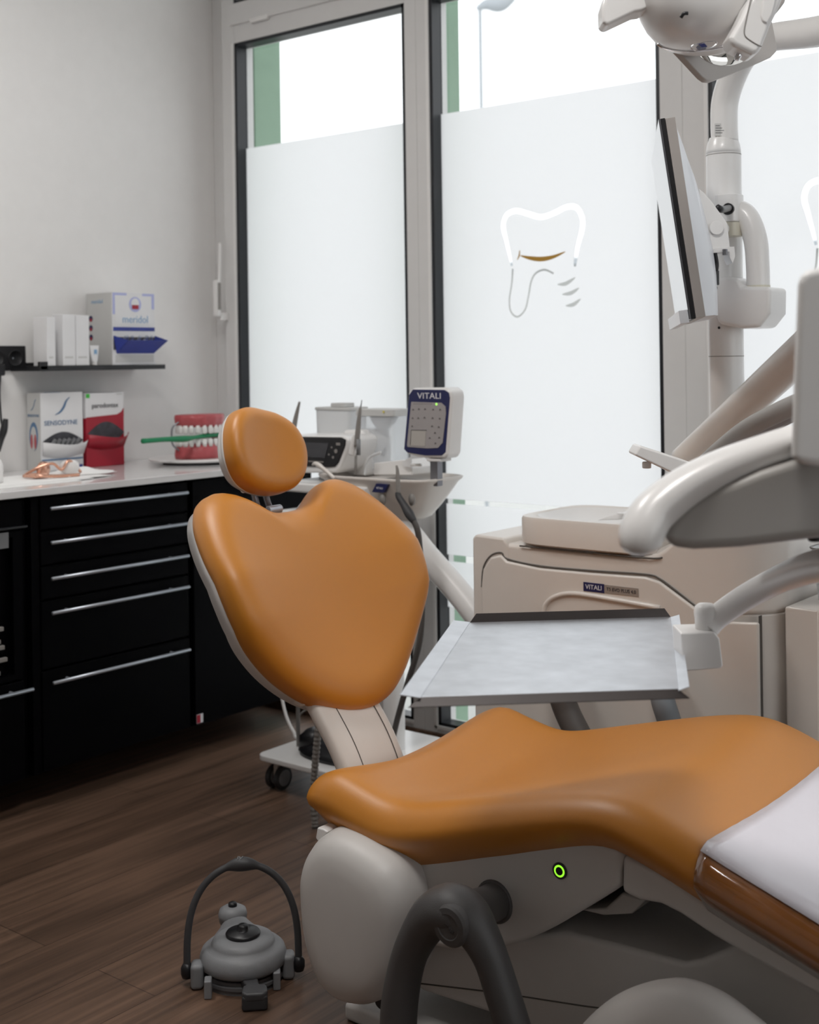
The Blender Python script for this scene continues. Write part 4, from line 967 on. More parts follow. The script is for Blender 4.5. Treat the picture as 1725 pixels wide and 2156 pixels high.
# monitor arm on the column
MY = PY-.035
zc0, zc1 = at(1540, 490, Y=MY).z, at(1540, 412, Y=MY).z
cq = at(1541, 450, Y=MY)
bm = nb(); rings_mesh(bm, [sell(cq.x, cq.y-.012, z, .0275, .030, 4, 32) for z in (zc0+.022, zc1)]); cl_ = obj('arm_head', bm, 'white', du, bevel=.002)
bm = nb(); rings_mesh(bm, [sell(cq.x, cq.y-.012, z, .0270, .0295, 3, 32) for z in (zc0-.010, zc0+.0215)]); obj('arm_collar', bm, 'ivory', du, bevel=.001)
hp = at(1533, 440, Y=cq.y-.043); cylo('cable_hole', hp+Vector((0, .006, 0)), hp+Vector((0, -.0008, 0)), .0135, 'black', du, bevel=0)
el_ = [(1540, 452, .027), (1562, 448, .027), (1580, 470, .027), (1592, 510, .027), (1596, 560, .0265), (1597, 604, .0265)]
tubeo('elbow_arm', [tuple(at(x, y, Y=PY-.03))+(r_,) for x, y, r_ in el_], None, 'white', du, seg=24)
jl = at(1597, 603, Y=PY-.03); cylo('elbow_joint', jl+Vector((0, 0, -.004)), jl+Vector((0, 0, .002)), .0272, 'ivory', du, bevel=0)
eb = [(1503, 588), (1530, 582), (1555, 586), (1563, 602), (1622, 604), (1621, 660), (1598, 690), (1560, 692), (1512, 682), (1503, 650)]
e3 = [Vector(at(x, y, Y=PY-.065)) for x, y in eb]
prismo('elbow_block', [tuple(v) for v in e3], (0, .10, 0), 'white', du, bevel=.012, seg=4)
# slanted spring arm and hoses to the delivery table
sa = [(1440, 970, .036), (1500, 916, .038), (1560, 861, .039), (1640, 787, .040), (1725, 708, .040), (1800, 638, .040)]
tubeo('spring_arm', [tuple(at(x, y, Y=Y_))+(r_*.95,) for (x, y, r_), Y_ in zip(sa, (2.80, 2.77, 2.70, 2.6, 2.48, 2.35))], None, 'cream', du, seg=24)
unparent_inv(du); unparent_inv(bd_)

# hoses running behind the delivery table
for i, (dy, m_, rr_) in enumerate(((0, 'hose', .016), (22, 'mgrey', .014), (38, 'hose', .010))):
    hpts = [(1470, 990+dy), (1510, 952+dy*.8), (1570, 905+dy*.7), (1640, 868+dy*.6), (1700, 842+dy*.5), (1790, 800+dy*.5)]
    o = tubeo('supply_hose', [tuple(at(x, y, Y=2.25-.10*k+.05*i)) for k, (x, y) in enumerate(hpts)], rr_, m_)
    tag(o, ['uppermost grey hose climbing behind the white instrument table', 'middle darker grey hose climbing behind the white instrument table', 'lowest thin hose climbing behind the white instrument table'][i], 'hose', 'hoses behind the instrument table')

# ================================================================== MONITOR
mo_ = empty('monitor', at(1440, 465, D=2.6), 'slim white monitor seen from the side, hung on the column arm', 'monitor')
T = at(1391, 250, D=2.48); Bt = at(1456, 672, D=2.48)
hv = (T-Bt); MH = hv.length; hv.normalize()
vd = (T+Bt)/2-Vector((0, 0, CAMH)); vd.z = 0; vd.normalize()
wv = (vd+Vector((_R[0], _R[1], 0))*(-.045)).normalized(); nv = hv.cross(wv).normalized()
if nv.dot(RV) < 0: nv = -nv                        # nv: towards the back of the monitor (image right)
mxm = Matrix((wv, nv, hv)).transposed().to_4x4(); mxm.translation = Bt
W_ = .54
boxo('screen_glass', 0, W_, -.004, 0, .0, MH, 'screenwhite', mo_, mxm, bevel=.0005)
boxo('black_bezel', 0, W_, 0.0002, .0085, .0, MH, 'black', mo_, mxm, bevel=.0005)
boxo('frame', 0, W_, .009, .028, .001, MH-.001, 'lampgrey', mo_, mxm, bevel=.001)
bm = nb(); rings = []
prof_m = [(.00, .999, .0), (.10, .93, .010), (.25, .80, .028), (.45, .62, .044), (.62, .48, .050)]
n_ = 24; rings = []
for k in range(n_+1):
    t = k/n_; z = .002+(MH-.004)*t; d = interp([(0, .034), (.2, .043), (.33, .044), (.45, .041), (.6, .036), (.73, .030), (.85, .020), (.94, .009), (1.0, .0)], t)
    rings.append([mxm @ Vector(v) for v in ((.004, .0282, z), (.05, .0283+d*.62, z), (.13, .0283+d*.98, z), (W_-.13, .0284+d, z), (W_-.05, .0283+d*.7, z), (W_-.004, .0282, z))])
rings_mesh(bm, rings); obj('back_cover', bm, 'backwhite', mo_, bevel=.003, seg=2)
boxo('chin', -.001, W_, -.022, -.0045, -.006, .020, 'backwhite', mo_, mxm, bevel=.001)
# mount
mc2 = at(1490, 480, D=2.62)
mp = [(1472, 397), (1482, 405), (1500, 425), (1532, 470), (1538, 525), (1486, 525), (1478, 470)]
mt = prismo('mount_plate', [tuple(at(x, y, D=2.62)) for x, y in mp], tuple(FV*.06), 'white', mo_, bevel=.002)
cap = at(1509, 480, D=2.617); cylo('mount_cap', cap, cap-FV*.003, .0145, 'white', mt)
bkt = [(1486, 524), (1547, 519), (1549, 540), (1543, 555), (1537, 542), (1536, 530), (1488, 534)]
prismo('mount_bracket', [tuple(at(x, y, D=2.615)) for x, y in bkt], tuple(FV*.05), 'white', mo_, bevel=.001)
for (x, y) in ((1497, 532), (1527, 529)):
    p = at(x, y, D=2.612); cylo('bolt', p+Vector((0, 0, .004)), p-Vector((0, 0, .008)), .0055, 'nickel', mo_, seg=8, bevel=0)
tubeo('mount_tube', [tuple(at(1514, 482, D=2.65)), tuple(at(1518, 482, D=2.75)), tuple(at(1522, 482, Y=PY-.03))], .016, 'white', mo_)
c1 = [at(1509, 436, D=2.66), at(1520, 441, D=2.68), at(1535, 438, Y=cq.y-.045), at(1538, 438, Y=cq.y-.02)]
tubeo('cable', [tuple(p) for p in c1], .0075, 'black', mo_)
c2_ = [at(1506, 532, D=2.62), at(1510, 560, D=2.62), at(1504, 590, D=2.60), at(1500, 610, D=2.58), at(1507, 605, D=2.60), at(1503, 625, D=2.60)]
tubeo('cable', [tuple(p) for p in c2_], .004, 'black', mo_)
fb = at(1506, 585, D=2.605); cylo('ferrite', fb+Vector((0, 0, .015)), fb-Vector((0, 0, .015)), .0085, 'black', mo_, seg=12)
unparent_inv(mo_)

# ================================================================== OPERATING LIGHT
ol = empty('operating_light', at(1480, 20, D=2.05), 'white operating light with grip and mirror dish at the top of the picture', 'lamp')
def S(x, y, D): return at(x, y, D=D)
def ring_s(xL, xR, y, D, dep, e=2.4, n=40):       # horizontal superellipse ring between two silhouettes
    a, b = S(xL, y, D), S(xR, y, D); c = (a+b)/2; rx = (b-a).length/2; ux = (b-a).normalized()
    return [c+ux*(rx*abs(math.cos(t))**(2/e)*(1 if math.cos(t) >= 0 else -1))+FV*(dep*abs(math.sin(t))**(2/e)*(1 if math.sin(t) >= 0 else -1)) for t in [2*math.pi*k/n for k in range(n)]]
D0 = 2.02
hs_ = [(1340, 1592, -120, .10), (1342, 1588, -40, .105), (1344, 1582, 0, .105), (1352, 1574, 30, .10), (1366, 1566, 55, .095), (1385, 1560, 78, .082), (1405, 1552, 93, .066), (1430, 1540, 104, .045), (1452, 1520, 109, .02)]
bm = nb(); rings_mesh(bm, [ring_s(a, b, y, D0, d) for a, b, y, d in hs_]); obj('housing', bm, 'white', ol, smooth=True)
bm = nb(); tube(bm, cat([tuple(S(x, y, D0-.06)) for x, y in [(1384, 92), (1402, 102), (1440, 108), (1490, 104), (1530, 96), (1552, 88)]], 5), .0022, 8); obj('chrome_strip', bm, 'chrome', ol, smooth=True)
lgm = [S(x, y, D0-.092) for x, y in [(1472, 93), (1484, 91), (1490, 98), (1478, 100)]]
prismo('logo_mark', [tuple(v) for v in lgm], tuple(FV*.02), 'navy', ol)
wp = S(1492, 96, D0-.085); bm = nb(); tube(bm, cat([tuple(S(x, y, D0-.085)) for x, y in [(1455, 98), (1478, 90), (1505, 87), (1508, 94), (1490, 103), (1465, 106)]], 5, True), .0010, 8, closed=True); obj('lens_ring', bm, 'chrome', ol, smooth=True)
sc_ = S(1441, 30, D0-.098); tubeo('notch', [tuple(S(1434, 37, D0-.093)), tuple(S(1440, 29, D0-.096)), tuple(S(1449, 28, D0-.096))], .0028, 'black', ol)
# left grip
gp = [(1268, 15), (1269, 45), (1275, 54), (1283, 52), (1338, 26), (1352, 24), (1420, -6), (1430, -40), (1300, -40), (1275, -10)]
prismo('grip', [tuple(S(x, y, D0-.03)) for x, y in gp], tuple(FV*.05), 'white', ol, bevel=.007, seg=4)
# reflector frame with mirror dish
RC = [S(1420, 92, 2.06), S(1495, 171, 2.10), S(1632, 113, 2.24), S(1640, 60, 2.25), S(1600, -40, 2.22), S(1440, -60, 2.06)]
pc0 = (RC[0]+RC[2])/2; nr = (RC[1]-RC[0]).cross(RC[2]-RC[0]).normalized()
def onplane(x, y, off=0):
    d = Vector(ray(x, y)); o_ = Vector((0, 0, CAMH)); s_ = (RC[1]+nr*off-o_).dot(nr)/d.dot(nr); return o_+d*s_
if nr.dot(Vector((0, 0, CAMH))-pc0) < 0: nr = -nr
cor = [(1428, 106), (1480, 162), (1490, 169), (1502, 170), (1560, 149), (1624, 121), (1636, 108), (1637, 98), (1628, 52), (1615, 0), (1590, -30), (1450, -30), (1430, 0)]
outer = [onplane(x, y) for x, y in cor]
cc_ = onplane(1527, 55)
bm = nb(); inner = []
mel = [onplane(1527+82*math.cos(a), 55+84*math.sin(a)) for a in [2*math.pi*k/48 for k in range(48)]]
prism(bm, [tuple(v) for v in outer], tuple(-nr*.012)); obj('reflector_frame', bm, 'lampgrey', ol, bevel=.002)
bm = nb(); rings = [[v+nr*.0008 for v in mel], [cc_+(v-cc_)*.93+nr*.0008 for v in mel]]
for f, d in ((.8, -.006), (.5, -.009), (.2, -.0105), (.02, -.011)): pass
rings = [[cc_+(v-cc_)*f+nr*h_ for v in mel] for f, h_ in ((1.0, .0006), (.98, .0016), (.8, .0030), (.5, .0048), (.2, .0056), (.01, .0057))]
rings_mesh(bm, rings, False, True); obj('mirror_dish', bm, 'mirror', ol, smooth=True)
# amber lens between housing and stick
al = [(1560, -20), (1574, -20), (1572, 18), (1558, 22)]
prismo('amber_lens', [tuple(S(x, y, 2.05)) for x, y in al], tuple(FV*.02), 'orangeglow', ol)
# joystick grip on the right
jg = [(1600, -30), (1660, -30), (1640, 20), (1625, 50), (1607, 96), (1597, 113), (1585, 114), (1548, 97), (1538, 90), (1538, 76), (1556, 45), (1575, 5)]
prismo('joystick_grip', [tuple(S(x, y, D0-.125)) for x, y in jg], tuple(FV*.055), 'white', ol, bevel=.009, seg=4)
jr = [(1610, -20), (1640, -20), (1627, 30), (1616, 50), (1606, 45), (1602, 32)]
prismo('grip_inset', [tuple(S(x, y, D0-.128)) for x, y in jr], tuple(FV*.02), 'white', ol, bevel=.003)
tubeo('grip_line', [tuple(S(x, y, D0-.1255)) for x, y in [(1583, -10), (1572, 40), (1568, 72), (1585, 88), (1604, 98)]], .0009, 'hose', ol, n=4, seg=6)
wing = [(1640, -20), (1660, -20), (1653, 5), (1645, 16), (1632, 32)]
prismo('grip_wing', [tuple(S(x, y, D0+.01)) for x, y in wing], tuple(FV*.03), 'lampgrey', ol, bevel=.003)
a_, b_ = S(1560, 104, D0-.10), S(1551, 127, D0-.10)
tubeo('switch_tip', [tuple(a_)+(.0055,), tuple((a_+b_)/2)+(.0055,), tuple(b_)+(.0035,)], None, 'chrome', ol)
unparent_inv(ol)

# ================================================================== INSTRUMENT TABLE (near right) AND ITS HEAD
DT = 1.42
it = empty('instrument_table', at(1550, 1080, D=DT), 'big white overhanging instrument table out of focus at the right edge', 'instrument table')
def W2(x, y, D): return at(x, y, D=D)
body = [(1404, 1150), (1398, 1125), (1412, 1098), (1450, 1062), (1520, 1022), (1600, 990), (1670, 968), (1760, 965), (1900, 960), (1900, 1130), (1725, 1132), (1560, 1152), (1460, 1157)]
prismo('table_body', [tuple(W2(x, y, DT)) for x, y in body], tuple(Vector(ray(1560, 1060))*.34), 'tableshade', it, bevel=.012, seg=4)
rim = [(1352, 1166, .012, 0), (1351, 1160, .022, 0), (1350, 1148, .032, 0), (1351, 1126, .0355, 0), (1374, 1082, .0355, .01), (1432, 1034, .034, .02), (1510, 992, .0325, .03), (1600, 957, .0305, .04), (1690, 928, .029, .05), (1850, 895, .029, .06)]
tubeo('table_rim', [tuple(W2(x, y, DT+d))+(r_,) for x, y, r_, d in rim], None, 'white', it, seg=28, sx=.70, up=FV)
hd = [(1680, 600), (1686, 580), (1700, 568), (1730, 562), (1900, 556), (1900, 985), (1720, 982), (1676, 976), (1667, 960), (1672, 800)]
prismo('console_head', [tuple(W2(x, y, 1.22)) for x, y in hd], tuple(Vector(ray(1680, 760))*.25), 'white', it, bevel=.018, seg=5)
cylo('table_foot', W2(1716, 1128, DT+.04), W2(1716, 1140, DT+.04), .008, 'black', it)
unparent_inv(it)
# small folding arm with flat end behind the table
sa_ = empty('suction_arm', at(1400, 960, D=2.3), 'flat white support arm poking out left of the instrument table', 'arm')
fa_ = [(1336, 958), (1347, 937), (1380, 935), (1470, 972), (1600, 1030), (1600, 1075), (1415, 1000)]
DA = 2.25
A0, A1 = W2(1334, 955, DA), W2(1425, 1003, DA-.02)
def slab(name, pts_front, thick, m, parent, **k):
    return prismo(name, [tuple(p) for p in pts_front], thick, m, parent, **k)
slab('arm_bar', [W2(1336, 958, DA), W2(1348, 938, DA), W2(1440, 968, DA-.02), W2(1600, 1032, DA-.06), W2(1580, 1070, DA-.06), W2(1420, 998, DA-.02)], tuple(FV*.07), 'white', sa_, bevel=.004, seg=3)
q = W2(1362, 972, DA+.03); cylo('pivot_pin', q, q-Vector((0, 0, .012)), .008, 'white', sa_)
unparent_inv(sa_)

# ================================================================== TRAY AND ITS ARM
TZ = .83
ta = empty('tray_arm', at(1485, 1360, D=1.8), 'curved white arm with swivel joint carrying the steel tray', 'arm')
DJ = 1.80
apts = [(1490, 1322, .0165, 1.80), (1512, 1298, .0170, 1.80), (1560, 1264, .0175, 1.78), (1620, 1230, .0180, 1.74), (1680, 1204, .0200, 1.68), (1740, 1188, .0215, 1.62), (1850, 1175, .022, 1.52)]
tubeo('curved_arm', [tuple(at(x, y, D=d))+(r_,) for x, y, r_, d in apts], None, 'white', ta, seg=24)
j0, j1 = at(1487, 1333, D=DJ), at(1484, 1280, D=DJ)
bm = nb(); lathe(bm, [(0, j0.z), (.0145, j0.z), (.0155, j0.z+.02), (.0168, j1.z-.006), (.0150, j1.z+.002), (.010, j1.z+.006), (0, j1.z+.0075)], (j0.x, j0.y, 0), 32); obj('swivel_knuckle', bm, 'white', ta, smooth=True)
cylo('collar', Vector((j0.x, j0.y, j0.z-.0015)), Vector((j0.x, j0.y, j0.z+.0012)), .0142, 'rubber', ta, bevel=0)
blk = [(1434, 1333), (1478, 1332), (1505, 1331), (1516, 1345), (1523, 1402), (1518, 1408), (1445, 1414), (1438, 1405)]
prismo('tray_block', [tuple(at(x, y, D=DJ-.025)) for x, y in blk], tuple(FV*.06), 'white', ta, bevel=.007, seg=4)
unparent_inv(ta)
tr = empty('steel_tray', at(1200, 1400, Z=TZ), 'rectangular stainless steel tray with turned up edges above the seat', 'tray')
c_ = [at(x, y, Z=TZ) for x, y in [(893, 1469), (985, 1313), (1417, 1300), (1423, 1453)]]      # near-left, far-left, far-right, near-right
ex = ((c_[3]-c_[0])+(c_[2]-c_[1])).normalized(); ey = ((c_[1]-c_[0])+(c_[2]-c_[3])).normalized()
ctr = sum(c_, Vector())/4; TW = ((c_[3]-c_[0]).length+(c_[2]-c_[1]).length)/2; TD = ((c_[1]-c_[0]).length+(c_[2]-c_[3]).length)/2
mt_ = Matrix((ex, ey, Vector((0, 0, 1)))).transposed().to_4x4(); mt_.translation = ctr-ex*TW/2-ey*TD/2
box_ = boxo('tray_floor', 0, TW, 0, TD, 0, .0016, 'steel', tr, mt_, bevel=.0004)
def flap(name, p0, p1, out, w_, cut, m, lift):
    """folded rim: strip along p0-p1, bent outwards and up"""
    p0, p1, out = Vector(p0), Vector(p1), Vector(out); d = (p1-p0).normalized()
    a, b = p0+d*0.0, p1-d*0.0
    e0, e1 = p0+d*cut+out*w_+Vector((0, 0, lift)), p1-d*cut+out*w_+Vector((0, 0, lift))
    nn = (b-a).cross(e0-a).normalized()*.0012
    return prismo(name, [tuple(mt_ @ v) for v in (a, b, e1, e0)], tuple(mt_.to_3x3() @ nn), m, tr)
flap('far_rim', (.0, TD, .001), (TW, TD, .001), (0, .004, 0), 1, .010, 'steel_refl', .0135)
flap('near_rim', (.0, 0, .0008), (TW, 0, .0008), (0, -.012, 0), 1, -.014, 'steel_refl', -.0085)
flap('left_rim', (0, -.006, .001), (0, TD, .001), (-.026, 0, 0), 1, .002, 'steel', .004)
flap('right_rim', (TW, -.006, .001), (TW, TD, .001), (.014, 0, 0), 1, .002, 'steel', .004)
unparent_inv(tr)

# ================================================================== ASSISTANT TABLE, CONTROL PANEL
YA2 = 2.74
at_ = empty('assistant_table', at(840, 1050, Y=2.8), 'cream basin shaped assistant table with blue logo on a slanted white arm', 'instrument table')
def ring_x(xL, xR, y, Y, dep, e=3.0, n=44, dz=0):
    a, b = at(xL, y, Y=Y+dep), at(xR, y, Y=Y+dep); c = (a+b)/2; rx = (b.x-a.x)/2
    return [Vector((c.x+rx*abs(math.cos(t))**(2/e)*(1 if math.cos(t) >= 0 else -1), Y+dep+dep*abs(math.sin(t))**(2/e)*(1 if math.sin(t) >= 0 else -1), a.z+dz)) for t in [2*math.pi*k/n for k in range(n)]]
bs_ = [(818, 885, 1088, .05, 2.6), (800, 897, 1080, .065, 2.8), (775, 910, 1056, .085, 3.4), (745, 925, 1028, .10, 4.0), (716, 936, 1004, .11, 5), (708, 942, 998, .115, 5), (706, 944, 993, .117, 5)]
rings = [ring_x(a, b, y, YA2+.117-d, d, e) for a, b, y, d, e in bs_]
top = rings[-1]; c0 = sum(top, Vector())/len(top)
rings += [[c0+(p-c0)*.965+Vector((0, 0, .0015)) for p in top], [c0+(p-c0)*.93+Vector((0, 0, -.006)) for p in top], [c0+(p-c0)*.86+Vector((0, 0, -.016)) for p in top], [c0+(p-c0)*.3+Vector((0, 0, -.017)) for p in top]]
rings_mesh(nb_ := nb(), rings); obj('basin', nb_, 'cream', at_, smooth=True)
lg_ = [at(x, y, Y=YA2+.0) for x, y in [(785, 1036), (810, 1037), (818, 1020), (794, 1018)]]
yy = YA2+.012
prismo('logo_plate', [(v.x, yy-.012-.004, v.z) for v in lg_], (0, .012, 0), 'navy', at_)
lc_ = sum([Vector(v) for v in lg_], Vector())/4
text('logo_text', 'VITALI', .0085, (lc_.x, yy-.0168, lc_.z), (1, 0, 0), (0, 0, 1), 'lprint', at_)
for x in (806, 868):
    q = at(x, 1052, Y=YA2+.004); bm = nb(); lathe(bm, [(0, -.004), (.011, -.004), (.012, .004), (0, .004)], q, 20, Matrix.Rotation(math.pi/2, 4, 'X') @ Matrix.Diagonal((.8, 1.4, 1, 1)))
    obj('holder_recess', bm, 'hose', at_, smooth=True)
arm = [(800, 1075, 2.83), (845, 1105, 2.83), (900, 1172, 2.83), (960, 1240, 2.82), (1025, 1322, 2.80)]
tubeo('slanted_arm', [tuple(at(x, y, Y=Y_)) for x, y, Y_ in arm], .036, 'white', at_, seg=24)
unparent_inv(at_)
hp_ = empty('syringe_handpiece', at(840, 1010, Y=2.7), 'slim grey syringe handpiece hanging in front of the cream basin with a long hose', 'handpiece')
tubeo('handpiece', [tuple(at(x, y, Y=2.705))+(r_,) for x, y, r_ in ((835, 980, .003), (837, 990, .0045), (838, 1010, .006), (839, 1038, .0065))], None, 'hose', hp_)
tubeo('grip', [tuple(at(x, y, Y=2.705))+(r_,) for x, y, r_ in ((838, 1036, .0075), (840, 1046, .009), (850, 1062, .010), (862, 1082, .013), (872, 1098, .009))], None, 'rubberlite', hp_)
tubeo('hose', [tuple(at(x, y, Y=Y_)) for x, y, Y_ in ((870, 1094, 2.705), (879, 1115, 2.71), (884, 1150, 2.72), (890, 1250, 2.73), (884, 1350, 2.73), (858, 1440, 2.74), (838, 1510, 2.76), (822, 1575, 2.80), (800, 1640, 2.85))], .0085, 'hosedark', hp_)
unparent_inv(hp_)

cp = empty('control_panel', at(905, 895, Y=2.8), 'upright white keypad panel with navy border and logo above the basin', 'control panel')
def lean(pts, Y): return [Vector(at(x, y, Y=Y)) for x, y in pts]
YP = 2.79
fr1 = [(868, 817), (940, 816), (950, 824), (952, 836), (944, 955), (938, 966), (880, 963), (856, 955), (848, 944), (859, 828)]
prismo('panel_housing', [tuple(v) for v in lean(fr1, YP)], (0, .062, 0), 'white', cp, bevel=.008, seg=4)
nv1 = [(869, 820), (936, 821), (945, 827), (947, 838), (938, 952), (930, 959), (895, 959), (858, 953), (851, 946), (861, 832)]
prismo('panel_border', [tuple(v) for v in lean(nv1, YP-.0015)], (0, .003, 0), 'navy', cp, bevel=.001)
kf = [(866, 846), (929, 848), (938, 856), (939, 870), (932, 932), (922, 943), (900, 944), (858, 941), (857, 936)]
prismo('keypad', [tuple(v) for v in lean(kf, YP-.003)], (0, .003, 0), 'panelface', cp)
c = at(904, 834, Y=YP-.002); text('panel_logo', 'VITALI', .0235, c, (1, 0, 0), (0, 0, 1), 'lprint', cp, sxs=1.25)
lcd_ = [(865, 905), (897, 906), (895, 939), (861, 938)]
ld = prismo('display', [tuple(v) for v in lean(lcd_, YP-.0038)], (0, .002, 0), 'lcd', cp)
tubeo('display_shade', [tuple(v) for v in lean([(864, 937), (866, 905.5), (898, 906)], YP-.0040)], .0008, 'rubberlite', ld, n=1, seg=6)
bm = nb()
for (x, y) in [(870, 862), (882, 861), (895, 861), (912, 862), (927, 862), (869, 880), (881, 880), (894, 879), (911, 880), (926, 881), (868, 897), (910, 897), (924, 899), (916, 911), (905, 922), (917, 933), (925, 921)]:
    q = at(x, y, Y=YP-.0034)
    for (dx, dz, w_, h_) in ((0, 0, .0022, .0032), (-.0022, -.0022, .0014, .0014), (.0022, -.0022, .0014, .0014)): box(bm, q.x+dx-w_, q.x+dx+w_, YP-.0036, YP-.0031, q.z+dz-h_*.5, q.z+dz+h_*.5)
for x in range(872, 910, 4):
    q = at(x, 850.5, Y=YP-.0034); box(bm, q.x-.0016, q.x+.0016, YP-.0036, YP-.0031, q.z-.0008, q.z+.0008)
obj('key_symbols', bm, 'symgrey', cp)
q = at(919, 851, Y=YP-.0036); cylo('status_led', q, q+Vector((0, .002, 0)), .0034, 'ledy', cp, bevel=0)
pst = at(917, 966, Y=YP+.03); boxo('panel_post', pst.x-.012, pst.x+.014, YP+.02, YP+.045, .90, pst.z+.004, 'nickel', cp, bevel=.002)
pc1 = at(920, 968, Y=YP+.02); boxo('panel_socket', pc1.x-.025, pc1.x+.025, YP+.005, YP+.055, pc1.z-.004, pc1.z+.004, 'white', cp, bevel=.002)
unparent_inv(cp)

# ================================================================== TROLLEY WITH SURGICAL DEVICE
tro = empty('trolley', (-2.45, 2.85, 0), 'white equipment trolley with castors standing behind the orange backrest', 'trolley')
TX0, TX1, TY0, TY1 = -2.690, -2.235, 2.62, 3.07
pln = arc(TX0+.03, TY0+.03, .03, 180, 270, 5)+arc(TX1-.03, TY0+.03, .03, 270, 360, 5)+arc(TX1-.03, TY1-.03, .03, 0, 90, 5)+arc(TX0+.03, TY1-.03, .03, 90, 180, 5)
plan_prism('base_plate', pln, .090, .106, 'white', tro, bevel=.003)
def caster(x, y):
    cs = empty('caster', (x, y, 0)); cs.parent = tro
    mm = Matrix.Translation((x, y, .036)) @ Matrix.Rotation(math.radians(90), 4, 'Y')
    for dx in (-.017, .017):
        m2_ = Matrix.Translation((dx, 0, 0)) @ mm; bm = nb(); lathe(bm, [(0, -.008), (.030, -.008), (.035, -.004), (.035, .004), (.030, .008), (0, .008)], (0, 0, 0), 28, m2_); wl = obj('wheel', bm, 'rubber', cs, smooth=True)
        bm = nb(); lathe(bm, [(0, -.0085), (.022, -.0085), (.024, -.0078), (.024, .0078), (.022, .0085), (0, .0085)], (0, 0, 0), 24, m2_); obj('wheel_cap', bm, 'mgrey', wl, smooth=True)
    boxo('fork', x-.008, x+.008, y-.014, y+.016, .022, .074, 'cream', cs, bevel=.003); cylo('stem', (x, y, .070), (x, y, .090), .011, 'nickel', cs)
    return cs
cas = [caster(x, y) for x, y in ((TX0+.045, TY0+.05), (TX1-.045, TY0+.05), (TX0+.045, TY1-.05), (TX1-.045, TY1-.05))]
cyl0 = Vector((-2.392, 2.90, 0))
bm = nb(); rings_mesh(bm, [sell(cyl0.x, cyl0.y, z, .026, .03, 3.5, 28) for z in (.106, .89)]); obj('post', bm, 'white', tro, smooth=True).modifiers.new('e', 'EDGE_SPLIT').split_angle = .8
boxo('back_box', -2.53, -2.425, 2.90, 2.98, .106, .52, 'lampgrey', tro, bevel=.01)
SH = .893
plan_prism('device_shelf', [(-2.70, 2.74), (-2.36, 2.74), (-2.30, 2.86), (-2.30, 3.08), (-2.70, 3.08)], SH-.028, SH, 'white', tro, bevel=.006)
for zz in (SH-.085,):
    plan_prism('lower_shelf', [(-2.70, 2.73), (-2.36, 2.73), (-2.36, 3.06), (-2.70, 3.06)], zz-.014, zz, 'white', tro, bevel=.005)
tubeo('guard_rail', [(-2.64, 2.75, .106), (-2.64, 2.75, SH-.095)], .006, 'hose', tro, n=1)
unparent_inv(tro)
for c in cas: unparent_inv(c)

pz = empty('surgical_console', at(680, 950, Y=2.85), 'white surgical console with black tilted display front on the trolley', 'dental device')
YC_ = 2.80
bx = [at(x, y, Y=YC_) for x, y in [(590, 917), (722, 917), (735, 925), (733, 945), (718, 985), (708, 996), (590, 996)]]
bodyp = [(v.x, YC_, v.z) for v in bx]
prismo('console_body', [(x, YC_+.001, z) for x, y, z in bodyp], (0, .19, 0), 'white', pz, bevel=.008, seg=4)
side = [at(x, y, Y=2.90) for x, y in [(722, 905), (762, 905), (772, 925), (772, 1002), (722, 1002)]]
prismo('console_side', [tuple(v) for v in side], (0, .12, 0), 'white', pz, bevel=.010, seg=4)
blk = [(596, 919), (718, 921), (727, 926), (726, 938), (712, 974), (704, 983), (690, 984), (600, 980)]
prismo('display_front', [tuple(at(x, y, Y=YC_-.003)) for x, y in blk], (0, .006, 0), 'black', pz, bevel=.002)
prismo('screen', [tuple(at(x, y, Y=YC_-.0045)) for x, y in [(642, 931), (692, 933), (684, 964), (637, 962)]], (0, .002, 0), 'screen', pz)
bm = nb()
for (x, y, r_) in ((707, 950, .0062), (698, 942, .0028), (692, 957, .0028), (701, 963, .0040)):
    q = at(x, y, Y=YC_-.0045); cyl(bm, q, q+Vector((0, .002, 0)), r_, seg=14)
obj('keys', bm, 'hose', pz)
q = at(712, 935, Y=YC_-.004); boxo('front_print', q.x-.008, q.x+.008, YC_-.0042, YC_-.003, q.z-.004, q.z+.004, 'hose', pz)
q = at(665, 972, Y=YC_-.004); boxo('front_print', q.x-.03, q.x+.03, YC_-.0042, YC_-.003, q.z-.002, q.z+.002, 'hose', pz)
unparent_inv(pz)
# milky tank, clear tank
t1 = empty('liquid_tank', at(718, 880, Y=3.0), 'milky white tank with stepped lid standing behind the surgical console', 'tank')
bm = nb(); rings_mesh(bm, [ring_x(688, 752, 1000, 2.97, .05, 6), ring_x(682, 757, 862, 2.97, .05, 6)]); obj('tank_body', bm, 'milky', t1, bevel=.003)
bm = nb(); rings_mesh(bm, [ring_x(680, 759, 862, 2.967, .053, 6), ring_x(681, 758, 856, 2.967, .053, 6)]); obj('lid', bm, 'cardside', t1, bevel=.002)
bm = nb(); rings_mesh(bm, [ring_x(705, 738, 856, 2.985, .03, 4), ring_x(706, 737, 848, 2.985, .03, 4)]); obj('lid_knob', bm, 'cardside', t1, bevel=.001)
unparent_inv(t1)
t2 = empty('clear_tank', at(808, 910, Y=2.95), 'clear plastic tank with grey lid and hanging inner cup beside the keypad panel', 'tank')
bm = nb(); rings_mesh(bm, [ring_x(772, 846, 985, 2.93, .05, 6), ring_x(770, 848, 874, 2.93, .05, 6)]); obj('tank_body', bm, 'clearplastic', t2, bevel=.003)
bm = nb(); rings_mesh(bm, [ring_x(767, 850, 874, 2.926, .054, 6), ring_x(768, 849, 860, 2.926, .054, 6)]); obj('lid', bm, 'cardside', t2, bevel=.002)
